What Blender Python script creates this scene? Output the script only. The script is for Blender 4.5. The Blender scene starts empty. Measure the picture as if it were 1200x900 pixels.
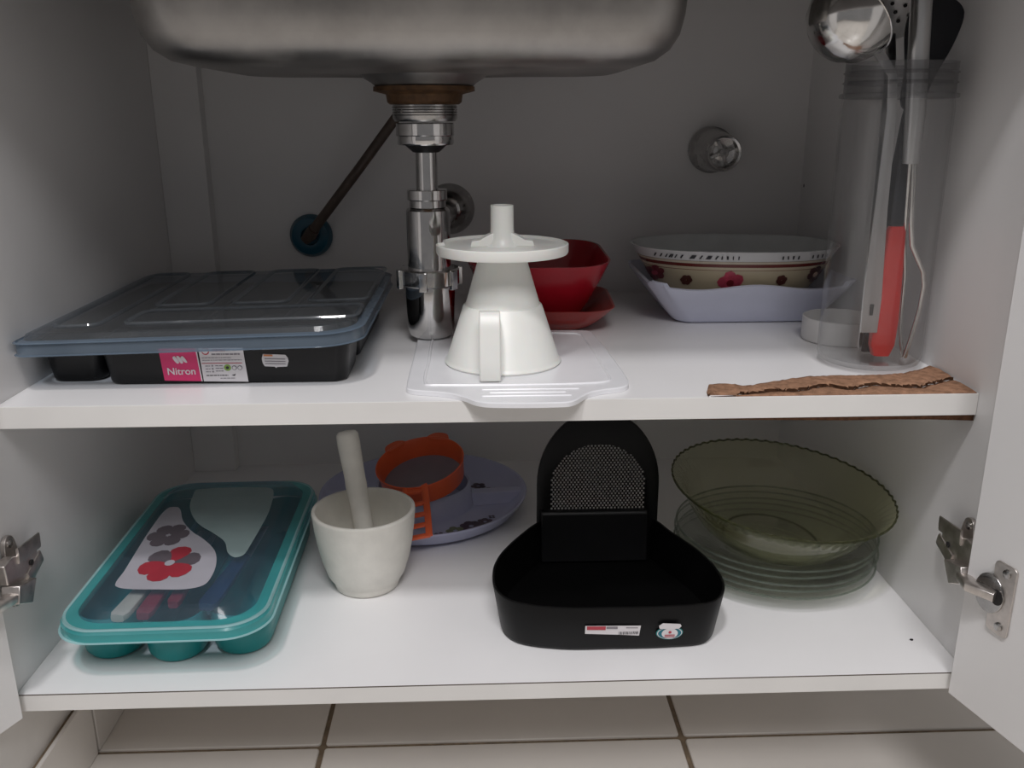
import bpy, bmesh, math, random
from mathutils import Vector, Matrix
random.seed(7)
PI = math.pi
scene = bpy.context.scene
C = bpy.data.collections.new('scene'); scene.collection.children.link(C)

# ------------------------------------------------------------------ camera
cam_d = bpy.data.cameras.new('camera'); cam = bpy.data.objects.new('camera', cam_d); C.objects.link(cam)
cam_d.sensor_width = 36.0; cam_d.lens = 1042.02 / 1200 * 36; cam_d.clip_start = 0.01
_X = Vector((0.99937973, -0.03505872, -0.00332437)); _U = Vector((0.01328297, 0.28784167, 0.95758589)); _F = Vector((0.03261484, 0.95703608, -0.28812882))
cam.matrix_world = Matrix(((_X.x, _U.x, -_F.x, 0.38968), (_X.y, _U.y, -_F.y, -0.64403), (_X.z, _U.z, -_F.z, 0.45720), (0, 0, 0, 1)))
scene.camera = cam
# ------------------------------------------------------------------ world, lamp, exposure
w = bpy.data.worlds.new('room_light'); scene.world = w; w.use_nodes = True
w.node_tree.nodes['Background'].inputs[0].default_value = (1.0, 0.975, 0.985, 1)
w.node_tree.nodes['Background'].inputs[1].default_value = 0.165
ld = bpy.data.lights.new('ceiling_lamp', 'AREA'); ld.shape = 'DISK'; ld.size = 0.24; ld.energy = 17.5; ld.color = (1, 0.985, 1.0)
lo = bpy.data.objects.new('ceiling_lamp', ld); C.objects.link(lo); lo.location = (0.12, -0.98, 2.25)
lo.rotation_euler = (Vector((0.4, 0.1, 0.2)) - lo.location).to_track_quat('-Z', 'Y').to_euler()
ld2 = bpy.data.lights.new('added_fill_lamp', 'AREA'); ld2.shape = 'DISK'; ld2.size = 0.9; ld2.energy = 29; ld2.color = (1, 0.985, 1.0)  # added soft fill, lifts the floor and lower compartment
lo2_ = bpy.data.objects.new('added_fill_lamp', ld2); C.objects.link(lo2_); lo2_.location = (0.55, -1.75, 2.25)
lo2_.rotation_euler = (Vector((0.4, 0.1, 0.1)) - lo2_.location).to_track_quat('-Z', 'Y').to_euler()
vs = scene.view_settings
vs.view_transform = 'Standard'; vs.look = 'None'; vs.gamma = 1; vs.use_curve_mapping = False; vs.exposure = 0.08
scene.cycles.transparent_max_bounces = 32; scene.cycles.max_bounces = 16; scene.cycles.diffuse_bounces = 10

# ------------------------------------------------------------------ materials
def _nodes(name):
    m = bpy.data.materials.new(name); m.use_nodes = True
    nt = m.node_tree; nt.nodes.clear()
    out = nt.nodes.new('ShaderNodeOutputMaterial')
    return m, nt, out
def N(nt, t, **kw):
    n = nt.nodes.new(t)
    for k, v in kw.items():
        if k.startswith('_'): setattr(n, k[1:], v)
        else: n.inputs[k.replace('0', ' ')].default_value = v
    return n
def mat(name, col, rough=.45, metal=0, var=.06, vscale=40, bump=0, bscale=300, spec=.5, col2=None, stretch=None, rvar=0, coat=0, sss=0):
    m, nt, out = _nodes(name); L = nt.links.new
    p = N(nt, 'ShaderNodeBsdfPrincipled'); L(p.outputs[0], out.inputs[0])
    p.inputs['Roughness'].default_value = rough; p.inputs['Metallic'].default_value = metal
    p.inputs['Specular IOR Level'].default_value = spec; p.inputs['Coat Weight'].default_value = coat
    if sss:
        p.inputs['Subsurface Weight'].default_value = sss; p.inputs['Subsurface Scale'].default_value = .004
    tc = N(nt, 'ShaderNodeTexCoord'); mp = N(nt, 'ShaderNodeMapping'); L(tc.outputs['Object'], mp.inputs[0])
    if stretch: mp.inputs['Scale'].default_value = stretch
    nz = N(nt, 'ShaderNodeTexNoise'); nz.inputs['Scale'].default_value = vscale; nz.inputs['Detail'].default_value = 5; L(mp.outputs[0], nz.inputs[0])
    rp = N(nt, 'ShaderNodeValToRGB'); L(nz.outputs[0], rp.inputs[0])
    c1 = [max(0, c * (1 - var)) for c in col]; c2 = col2 or [min(1, c * (1 + var)) for c in col]
    rp.color_ramp.elements[0].position = .3; rp.color_ramp.elements[1].position = .7
    rp.color_ramp.elements[0].color = (*c1, 1); rp.color_ramp.elements[1].color = (*c2, 1)
    L(rp.outputs[0], p.inputs['Base Color'])
    if rvar:
        mr = N(nt, 'ShaderNodeMapRange'); L(nz.outputs[0], mr.inputs[0]); mr.inputs[1].default_value = .3; mr.inputs[2].default_value = .7
        mr.inputs[3].default_value = rough - rvar; mr.inputs[4].default_value = rough + rvar; L(mr.outputs[0], p.inputs['Roughness'])
    if bump:
        n2 = N(nt, 'ShaderNodeTexNoise'); n2.inputs['Scale'].default_value = bscale; n2.inputs['Detail'].default_value = 4; L(mp.outputs[0], n2.inputs[0])
        b = N(nt, 'ShaderNodeBump'); b.inputs['Strength'].default_value = bump; b.inputs['Distance'].default_value = .002
        L(n2.outputs[0], b.inputs['Height']); L(b.outputs[0], p.inputs['Normal'])
    return m
def clear(name, tint, body=(1, 1, 1), body_fac=0.1, rough=.06, refl=.5):
    # thin clear plastic or glass: tinted see-through, a milky share, and a Fresnel-like gloss
    m, nt, out = _nodes(name); L = nt.links.new
    tr = N(nt, 'ShaderNodeBsdfTransparent'); tr.inputs[0].default_value = (*tint, 1)
    df = N(nt, 'ShaderNodeBsdfPrincipled'); df.inputs['Base Color'].default_value = (*body, 1); df.inputs['Roughness'].default_value = .4
    nz = N(nt, 'ShaderNodeTexNoise'); nz.inputs['Scale'].default_value = 30
    tc = N(nt, 'ShaderNodeTexCoord'); L(tc.outputs['Object'], nz.inputs[0])
    mr = N(nt, 'ShaderNodeMapRange'); L(nz.outputs[0], mr.inputs[0]); mr.inputs[3].default_value = body_fac * .85; mr.inputs[4].default_value = body_fac * 1.15
    m1 = N(nt, 'ShaderNodeMixShader'); L(mr.outputs[0], m1.inputs[0]); L(tr.outputs[0], m1.inputs[1]); L(df.outputs[0], m1.inputs[2])
    gl = N(nt, 'ShaderNodeBsdfGlossy'); gl.inputs['Roughness'].default_value = rough
    lw = N(nt, 'ShaderNodeLayerWeight'); lw.inputs[0].default_value = .5
    pw = N(nt, 'ShaderNodeMath', _operation='POWER'); L(lw.outputs['Facing'], pw.inputs[0]); pw.inputs[1].default_value = 4
    ml = N(nt, 'ShaderNodeMath', _operation='MULTIPLY_ADD'); L(pw.outputs[0], ml.inputs[0]); ml.inputs[1].default_value = refl; ml.inputs[2].default_value = .03
    m2 = N(nt, 'ShaderNodeMixShader'); L(ml.outputs[0], m2.inputs[0]); L(m1.outputs[0], m2.inputs[1]); L(gl.outputs[0], m2.inputs[2])
    L(m2.outputs[0], out.inputs[0])
    return m
def zbands(name, stops, lo, hi, rough=.25):
    # colours painted in bands along the object's own height
    m, nt, out = _nodes(name); L = nt.links.new
    p = N(nt, 'ShaderNodeBsdfPrincipled'); p.inputs['Roughness'].default_value = rough; L(p.outputs[0], out.inputs[0])
    tc = N(nt, 'ShaderNodeTexCoord'); sp = N(nt, 'ShaderNodeSeparateXYZ'); L(tc.outputs['Object'], sp.inputs[0])
    mr = N(nt, 'ShaderNodeMapRange'); L(sp.outputs[2], mr.inputs[0]); mr.inputs[1].default_value = lo; mr.inputs[2].default_value = hi
    rp = N(nt, 'ShaderNodeValToRGB'); rp.color_ramp.interpolation = 'CONSTANT'; L(mr.outputs[0], rp.inputs[0])
    e = rp.color_ramp.elements
    e[0].position = 0; e[0].color = (*stops[0][1], 1); e[1].position = (stops[1][0] - lo) / (hi - lo); e[1].color = (*stops[1][1], 1)
    for z, c in stops[2:]:
        q = e.new((z - lo) / (hi - lo)); q.color = (*c, 1)
    L(rp.outputs[0], p.inputs['Base Color'])
    return m
MT = {
 'laminate': mat('white_laminate', (.76, .75, .745), .38, var=.025, vscale=6, bump=.03, bscale=700),
 'shelf': mat('white_shelf_laminate', (.83, .82, .82), .26, var=.02, vscale=8, bump=.02, bscale=900, spec=.4),
 'band': mat('cream_edge_band', (.72, .705, .68), .4, var=.03, vscale=15),
 'seam': mat('glue_seam', (.10, .08, .06), .7),
 'chip': mat('brown_chipboard', (.33, .185, .115), .95, var=.30, vscale=160, bump=.8, bscale=700, spec=.1),
 'chipdark': mat('dark_chipboard', (.06, .028, .015), .95, var=.4, vscale=200, spec=.1),
 'steel': mat('sink_steel', (.37, .355, .34), .46, 1, var=.22, vscale=22, rvar=.09, bump=.04, bscale=60),
 'chrome': mat('chrome', (.62, .61, .60), .10, 1, var=.08, vscale=60, rvar=.04),
 'chromeworn': mat('worn_chrome', (.42, .41, .40), .22, 1, var=.2, vscale=90, rvar=.08),
 'rust': mat('rusty_brass', (.105, .055, .025), .55, .5, var=.5, vscale=90, bump=.3, bscale=300),
 'rubber': mat('black_rubber', (.01, .01, .011), .55),
 'hose': mat('dark_hose', (.085, .06, .048), .5, var=.25, vscale=120),
 'blue': mat('blue_fitting', (.006, .085, .14), .35, var=.1),
 'nickel': mat('nickel_hinge', (.60, .56, .53), .38, 1, var=.15, vscale=120, rvar=.07),
 'hole': mat('dark_hole', (.012, .01, .01), .8),
 'blackp': mat('black_plastic', (.006, .006, .0065), .36, var=.1, spec=.3),
 'blackm': mat('matt_black_plastic', (.003, .003, .0032), .45, var=.1, spec=.22),
 'shadeblack': mat('recess_shade_black', (.0012, .0012, .0013), .75, var=.1, spec=.06),
 'lid': clear('clear_bluish_lid', (.60, .66, .72), (.26, .28, .30), .20, .06, .6),
 'lidedge': clear('clear_bluish_lid_edge', (.5, .58, .66), (.19, .25, .32), .46, .12, .5),
 'pink': mat('pink_label', (.70, .035, .16), .5, var=.03),
 'paper': mat('white_label', (.72, .69, .70), .55, var=.03),
 'ink': mat('dark_ink', (.03, .03, .035), .6),
 'inkg': mat('grey_ink', (.24, .22, .24), .6),
 'green': mat('green_ink', (.25, .40, .08), .6),
 'redink': mat('red_ink', (.45, .05, .07), .6),
 'orangeink': mat('orange_ink', (.65, .25, .10), .6),
 'whiteink': mat('white_ink', (.8, .74, .76), .6),
 'board': mat('white_board_plastic', (.78, .78, .80), .3, var=.02),
 'wplastic': mat('white_plastic', (.80, .80, .76), .36, var=.02, sss=.1),
 'red': mat('red_plastic', (.34, .007, .017), .25, var=.06),
 'red2': mat('red_plastic_shallow', (.30, .020, .015), .3, var=.06),
 'lilac': mat('lilac_ceramic', (.60, .62, .74), .2, var=.02),
 'lilacp': mat('lilac_melamine', (.50, .52, .70), .25, var=.03),
 'clay': mat('inside_glaze', (.62, .64, .64), .2, var=.05),
 'jar': clear('clear_jar_plastic', (.95, .95, .95), (.8, .8, .8), .020, .06, .6),
 'jarthick': clear('thick_jar_neck', (.72, .72, .73), (.5, .5, .5), .07, .06, .7),
 'whitering': clear('milky_lid', (.8, .8, .8), (.80, .79, .78), .82, .3, .2),
 'steelp': mat('polished_steel', (.66, .65, .63), .14, 1, var=.1, vscale=60, rvar=.05),
 'steelb': mat('brushed_steel', (.60, .60, .60), .30, 1, var=.12, vscale=80, stretch=(1, 1, .1)),
 'redh': mat('red_handle', (.46, .012, .009), .35, var=.05),
 'nylon': mat('black_nylon', (.008, .009, .014), .45),
 'teal': mat('teal_plastic', (.0, .235, .235), .35, var=.05),
 'tealdark': mat('teal_tray', (.0, .15, .20), .4, var=.08),
 'teallid': clear('clear_teal_lid_rim', (.45, .85, .85), (.10, .52, .53), .42, .15, .4),
 'cleardome': clear('clear_lid_dome', (.68, .80, .88), (.24, .38, .50), .13, .10, .6),
 'printw': clear('white_print', (.6, .6, .65), (.47, .46, .51), .82, .3, .3),
 'beadw': clear('lid_highlight_bead', (.6, .85, .85), (.45, .70, .72), .55, .2, .4),
 'printp': clear('pale_print', (.45, .6, .6), (.36, .47, .47), .72, .3, .3),
 'printg': mat('grey_print', (.10, .085, .10), .4, var=.1),
 'printr': mat('red_print', (.33, .028, .045), .4, var=.1),
 'cream': mat('cream_handle', (.75, .56, .44), .4),
 'navy': mat('navy_handle', (.012, .03, .085), .4, var=.2),
 'stone': mat('white_stone', (.74, .72, .66), .55, var=.05, vscale=60, bump=.15, bscale=160),
 'orange': mat('orange_plastic', (.78, .125, .04), .35, var=.05),
 'sieve': clear('nylon_mesh', (.55, .55, .6), (.36, .33, .36), .55, .4, .1),
 'glassg': clear('olive_glass', (.885, .885, .79), (.30, .30, .17), .10, .03, .7),
 'glassc': clear('pale_glass', (.965, .97, .962), (.50, .52, .49), .03, .03, .8),
 'glassdark': clear('thick_olive_glass', (.42, .43, .26), (.06, .07, .02), .25, .05, .5),
 'glassedge': clear('thick_pale_glass', (.72, .76, .72), (.30, .34, .30), .15, .05, .8),
 'tile': mat('beige_floor_tile', (.72, .68, .63), .28, var=.05, vscale=5),
 'tilew': mat('beige_skirting_tile', (.72, .69, .65), .35, var=.04, vscale=5),
 'grout': mat('brown_grout', (.20, .15, .10), .9, var=.25, vscale=120),
 'plaster': mat('white_plaster', (.70, .68, .65), .8, var=.03, bump=.1, bscale=150),
 'granite': mat('grey_granite', (.30, .29, .28), .3, var=.5, vscale=250),
 'flow': mat('plum_flower_paint', (.05, .025, .05), .3, var=.3, vscale=200),
 'flowpink': mat('pink_flower_paint', (.42, .05, .09), .3, var=.3, vscale=150),
 'flowred': mat('dark_red_paint', (.16, .012, .02), .3),
 'flowbrown': mat('brown_flower_paint', (.085, .025, .02), .3),
 'flowgreen': mat('green_leaf_paint', (.16, .18, .10), .3, var=.3, vscale=200),
}
H, D = 0.2363, 0.504

# ------------------------------------------------------------------ geometry helpers
class G:
    def __init__(s): s.v = []; s.f = []
    def add(s, vs, fs):
        o = len(s.v); s.v += [tuple(p) for p in vs]; s.f += [tuple(i + o for i in f) for f in fs]; return s
    def box(s, x0, x1, y0, y1, z0, z1):
        return s.add([(x, y, z) for x in (x0, x1) for y in (y0, y1) for z in (z0, z1)],
                     [(0, 1, 3, 2), (4, 6, 7, 5), (0, 4, 5, 1), (2, 3, 7, 6), (0, 2, 6, 4), (1, 5, 7, 3)])
    def loft(s, loops, cap0=True, cap1=True):
        n = len(loops[0]); vs = [p for l in loops for p in l]; fs = []
        for k in range(len(loops) - 1):
            for i in range(n):
                j = (i + 1) % n; fs.append((k * n + i, k * n + j, (k + 1) * n + j, (k + 1) * n + i))
        if cap0: fs.append(tuple(range(n))[::-1])
        if cap1: fs.append(tuple(range((len(loops) - 1) * n, len(loops) * n)))
        return s.add(vs, fs)
    def lathe(s, prof, n=48, c=(0, 0, 0), sx=1, sy=1, mod=None, cap0=True, cap1=True):
        loops = []
        for k, (r, z) in enumerate(prof):
            l = []
            for i in range(n):
                a = 2 * PI * i / n; rr = max(r, 1e-5)
                if mod: rr, zz = mod(k, a, rr, z)
                else: zz = z
                l.append((c[0] + rr * math.cos(a) * sx, c[1] + rr * math.sin(a) * sy, c[2] + zz))
            loops.append(l)
        return s.loft(loops, cap0, cap1)
    def prism(s, out, z0, z1):
        return s.loft([[(x, y, z0) for x, y in out], [(x, y, z1) for x, y in out]])
    def tube(s, path, r, n=12, flat=None):
        # flat=(wide, thin, up-vector): a flat bar instead of a round one
        P = [Vector(p) for p in path]; loops = []
        up = Vector(flat[2]) if flat else Vector((.31, .87, .38))
        for i, p in enumerate(P):
            t = (P[min(i + 1, len(P) - 1)] - P[max(i - 1, 0)]).normalized()
            a = t.cross(up)
            if a.length < 1e-4: a = t.cross(Vector((1, 0, 0)))
            a.normalize(); b = a.cross(t).normalized()
            rr = r[i] if isinstance(r, (list, tuple)) else r
            if flat:
                k = r[i] if isinstance(r, (list, tuple)) else 1
                loops.append([p + a * (sgn(math.cos(q)) * abs(math.cos(q)) ** .5 * flat[0] * k) + b * (sgn(math.sin(q)) * abs(math.sin(q)) ** .5 * flat[1]) for q in [2 * PI * j / n for j in range(n)]])
            else:
                loops.append([p + a * math.cos(q) * rr + b * math.sin(q) * rr for q in [2 * PI * j / n for j in range(n)]])
        return s.loft(loops)
    def xf(s, m):
        s.v = [tuple(m @ Vector(p)) for p in s.v]; return s
def sgn(x): return 1 if x >= 0 else -1
def rrect(hx, hy, r, n=6, c=(0, 0)):
    o = []
    for q, (sx, sy) in enumerate(((1, 1), (-1, 1), (-1, -1), (1, -1))):
        for i in range(n + 1):
            a = (q + i / n) * PI / 2
            o.append((c[0] + sx * (hx - r) + r * math.cos(a), c[1] + sy * (hy - r) + r * math.sin(a)))
    return o
def rrect4(hx, hy, rs, n=8, c=(0, 0)):
    o = []      # a radius of its own for each corner, from +x+y counter-clockwise
    for q, (sx, sy) in enumerate(((1, 1), (-1, 1), (-1, -1), (1, -1))):
        r = rs[q]
        for i in range(n + 1):
            a = (q + i / n) * PI / 2
            o.append((c[0] + sx * (hx - r) + r * math.cos(a), c[1] + sy * (hy - r) + r * math.sin(a)))
    return o
def L3(o, z): return [(x, y, z) for x, y in o]
def smooth_poly(pts, n=8):
    o = []; m = len(pts)
    for i in range(m):
        p0, p1, p2, p3 = [Vector(pts[(i + k) % m]) for k in (-1, 0, 1, 2)]
        d0, d1, d2 = (p1 - p0).length, (p2 - p1).length, (p3 - p2).length
        m1 = (p2 - p0) / max(1e-9, d0 + d1) * d1; m2 = (p3 - p1) / max(1e-9, d1 + d2) * d1
        for j in range(n):
            t = j / n; t2 = t * t; t3 = t2 * t
            q = p1 * (2 * t3 - 3 * t2 + 1) + m1 * (t3 - 2 * t2 + t) + p2 * (3 * t2 - 2 * t3) + m2 * (t3 - t2)
            o.append(tuple(q))
    return o
def offset_poly(o, d):
    # move every outline point inwards by d along its normal (outline counter-clockwise)
    m = len(o); r = []
    for i in range(m):
        a = Vector(o[i - 1]); b = Vector(o[(i + 1) % m]); t = (b - a).normalized()
        r.append((o[i][0] - t.y * d, o[i][1] + t.x * d))
    return r
def obj(name, g, m, parent=None, angle=38, bevel=0, loc=None, rot=None, seg=2):
    me = bpy.data.meshes.new(name); me.from_pydata(g.v, [], g.f)
    b = bmesh.new(); b.from_mesh(me)
    bmesh.ops.remove_doubles(b, verts=b.verts, dist=1e-6)
    bmesh.ops.recalc_face_normals(b, faces=b.faces); b.to_mesh(me); b.free()
    me.polygons.foreach_set('use_smooth', [True] * len(me.polygons)); me.set_sharp_from_angle(angle=math.radians(angle))
    me.materials.append(MT[m] if isinstance(m, str) else m)
    o = bpy.data.objects.new(name, me); C.objects.link(o)
    if parent: o.parent = parent
    if loc: o.location = loc
    if rot: o.rotation_euler = rot
    if bevel:
        md = o.modifiers.new('edge_round', 'BEVEL'); md.width = bevel; md.segments = seg; md.limit_method = 'ANGLE'; md.angle_limit = math.radians(40)
    return o
def tag(o, label=None, cat=None, group=None, kind=None):
    if label: o['label'] = label
    if cat: o['category'] = cat
    if group: o['group'] = group
    if kind: o['kind'] = kind
    return o
def thing(name, loc, label, cat, rot=(0, 0, 0), group=None):
    o = bpy.data.objects.new(name, None); C.objects.link(o); o.location = loc; o.rotation_euler = rot; o.empty_display_size = .03
    return tag(o, label, cat, group)
def sub(g, loc):
    g.v = [(x - loc[0], y - loc[1], z - loc[2]) for x, y, z in g.v]; return g
def text(name, body, size, m, parent, mtx, bold=0):
    cu = bpy.data.curves.new(name, 'FONT'); cu.body = body; cu.size = size; cu.align_x = 'CENTER'; cu.extrude = .00008; cu.offset = bold
    t = bpy.data.objects.new(name, cu); C.objects.link(t)
    bpy.context.view_layer.update()
    me = bpy.data.meshes.new_from_object(t.evaluated_get(bpy.context.evaluated_depsgraph_get()))
    bpy.data.objects.remove(t); me.transform(mtx); me.materials.clear(); me.materials.append(MT[m]); me.name = name
    o = bpy.data.objects.new(name, me); C.objects.link(o); o.parent = parent
    return o

# ================================================================== the setting
floor = tag(obj('floor', G().box(-1.4, 2.3, -2.2, .52, -.17, -.1555), 'grout'), kind='structure', label='beige tiled kitchen floor with brown grout')
T = .3665
tm = G().prism(rrect(T / 2 - .0026, T / 2 - .0026, .003, 2), -.007, 0)
t0 = None
for i in range(-4, 6):
    for j in range(-6, 2):
        x = .2225 + T * (i + .5); y = .119 + T * (j + .5)
        if x - T / 2 < -1.4 or x + T / 2 > 2.3 or y + T / 2 > .52: continue
        if t0 is None:
            t0 = obj('tile', tm, 'tile', floor, bevel=.0012); o = t0
        else:
            o = t0.copy(); C.objects.link(o); o.parent = floor
        o.location = (x, y, -.153)
# strip of cut tiles against the back wall
wb = tag(obj('wall_back', G().box(-1.4, 2.3, .52, .60, -.17, 2.4), 'plaster'), kind='structure', label='white kitchen wall behind the cabinet')
wl = tag(obj('wall_left', G().box(-.07, -.008, -.09, .52, -.153, -.0165), 'plaster'), kind='structure', label='low wall under the left end of the cabinet')
bl = tag(obj('baseboard_left', G().box(-.0078, -.004, -.09, .52, -.153, -.086), 'grout'), kind='structure', label='beige tile skirting along the low wall')
for y0, y1 in ((-.089, .1165), (.1205, .486)):
    obj('tile', G().box(-.0042, 0, y0, y1, -.1525, -.0835), 'tilew', bl, bevel=.001)

# ================================================================== cabinet
CL = (.4, .25, -.0155)
cab = thing('kitchen_cabinet', CL, 'white laminate sink cabinet with open doors, a middle shelf and chrome hinges', 'cabinet')
def cpart(name, g, m, parent=cab, **k): return obj(name, sub(g, CL), m, parent, **k)
sl = cpart('side_panel', G().box(-.0155, 0, 0, D + .008, -.0155, .645), 'laminate', bevel=.0008)
sr = cpart('side_panel', G().box(.80, .8155, 0, D + .008, -.0155, .645), 'laminate', bevel=.0008)
cpart('back_panel', G().box(0.0, .80, D, D + .008, -.0155, .645), 'laminate')
cpart('filler_strip', G().box(0.0002, .0550, D - .020, D - .0002, .0002, .645), 'laminate', bevel=.0006)
bp = cpart('bottom_panel', G().box(0.0002, .7998, .0008, D, -.0155, 0), 'shelf')
cpart('edge_band', G().box(0.0002, .7998, 0, .0008, -.0155, -.0007), 'band', bp)
cpart('edge_seam', G().box(0.0002, .7998, .0001, .0009, -.0007, -.00002), 'seam', bp)
sh = cpart('shelf', G().box(0.0002, .7998, .0448, D, H - .0185, H), 'shelf')
cpart('edge_band', G().box(0.0002, .7995, .0438, .0448, H - .0185, H - .0001), 'band', sh, bevel=.0003)
# water-swollen chipboard where the laminate has come away
edge = [(.5745, .0450), (.576, .056), (.582, .075), (.590, .079), (.598, .077), (.605, .069), (.613, .070), (.634, .080), (.655, .089), (.677, .096), (.70, .0985), (.716, .097), (.74, .0985), (.763, .103), (.782, .113), (.7985, .126)]
crack = [(.599, .0452), (.613, .049), (.635, .0555), (.645, .0535), (.655, .055), (.668, .062), (.681, .066), (.690, .060), (.700, .0565), (.711, .0625), (.721, .067), (.736, .063), (.747, .061), (.759, .0585), (.771, .067), (.783, .073), (.7985, .081)]
def jag(pts, a, n=4):
    o = []
    for i in range(len(pts) - 1):
        for k in range(n):
            t = k / n; o.append((pts[i][0] * (1 - t) + pts[i + 1][0] * t + random.uniform(-a, a) * .6, pts[i][1] * (1 - t) + pts[i + 1][1] * t + random.uniform(-a, a)))
    o.append(pts[-1]); return o
ej = jag(edge, .0009); cj = jag(crack, .0011)
def slab(a, b, rows, z0, h):
    # ribbon between two polylines resampled to the same count, lumpy on top
    def rs(p, n):
        d = [0]
        for i in range(1, len(p)): d.append(d[-1] + math.dist(p[i], p[i - 1]))
        o = []; k = 0
        for i in range(n):
            t = d[-1] * i / (n - 1)
            while k < len(p) - 2 and d[k + 1] < t: k += 1
            u = (t - d[k]) / max(1e-9, d[k + 1] - d[k]); o.append((p[k][0] * (1 - u) + p[k + 1][0] * u, p[k][1] * (1 - u) + p[k + 1][1] * u))
        return o
    n = 90; A = rs(a, n); B = rs(b, n); g = G(); vs = []; fs = []
    for i in range(n):
        for r in range(rows + 1):
            t = r / rows; e = 0 if r in (0, rows) else 1
            vs.append((A[i][0] * (1 - t) + B[i][0] * t, A[i][1] * (1 - t) + B[i][1] * t, z0 + h * (.55 + .45 * e) * random.uniform(.7, 1.1)))
        for r in (0, 1):
            q = A[i] if r == 0 else B[i]; vs.append((q[0], q[1], z0))
    m = rows + 3
    for i in range(n - 1):
        for r in range(rows): fs.append((i * m + r, i * m + r + 1, (i + 1) * m + r + 1, (i + 1) * m + r))
        fs.append((i * m, (i + 1) * m, (i + 1) * m + rows + 1, i * m + rows + 1)); fs.append((i * m + rows, i * m + rows + 2, (i + 1) * m + rows + 2, (i + 1) * m + rows))
        fs.append((i * m + rows + 1, (i + 1) * m + rows + 1, (i + 1) * m + rows + 2, i * m + rows + 2))
    return g.add(vs, fs)
c_hi = [(x, y + .0040 + random.uniform(-.0010, .0014)) for x, y in cj]
cpart('swollen_chipboard', slab([(.5745, .0500)] + c_hi, ej, 5, H + .0001, .0028), 'chip', sh, angle=80)
cpart('swollen_chipboard', slab([(.597, .0452), (.7985, .0452)], cj, 4, H + .0001, .0013), 'chip', sh, angle=80)
cpart('crack_bed', G().prism([(.5765, .0453)] + [(x, y + .003) for x, y in cj] + [(.7985, .0453)], H + .00005, H + .0004), 'chipdark', sh)
cw = G()
for i in range(len(c_hi) - 1):
    (xa, ya), (xb, yb_) = c_hi[i], c_hi[i + 1]; ha, hb_ = [(.0026 if random.random() > .25 else .0012) for _ in (0, 1)]
    cw.add([(xa, ya - .0006, H + .0003), (xb, yb_ - .0006, H + .0003), (xb, yb_ - .0003, H + hb_), (xa, ya - .0003, H + ha)], [(0, 1, 2, 3)])
cpart('crack_face', cw, 'chipdark', sh)  # dark brown ribbon set along the gap so the crack reads dark
lip = G()
lp = [(.56, .0003), (.60, .0012), (.65, .0022), (.69, .0032), (.72, .0028), (.76, .0034), (.7985, .0050)]
lip.loft([[(x, .0442, H - .0186), (x, .0442, H - .0186 - h), (x, .075, H - .0186 - h * .7), (x, .075, H - .0186)] for x, h in lp])
cpart('sagging_chipboard', lip, 'chipdark', sh)
cpart('added_shading_rail', G().box(0.0002, .7998, .0005, .0155, .552, .645), 'laminate')  # unseen rail, added to keep light out of the upper compartment
# shelf pin hole and crumb-size screw in the side
cpart('screw_hole', G().add([(.7995, .494 + .0018 * math.cos(a), .372 + .0022 * math.sin(a)) for a in [k * PI / 5 for k in range(10)]], [tuple(range(10))]), 'hole', sr)

def door(px, py, dx, dy, ox, oy):
    l = math.hypot(dx, dy); dx /= l; dy /= l; W_, t = .39, .0145
    o = [(px, py), (px + dx * W_, py + dy * W_), (px + dx * W_ + ox * t, py + dy * W_ + oy * t), (px + ox * t, py + oy * t)]
    return cpart('door', G().prism(o, -.016, .63), 'laminate', bevel=.0008)
door(.7835, -.0052, .26, -.966, .966, .26)
door(.008, -.0085, -.40, -.917, -.917, .40)
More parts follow.
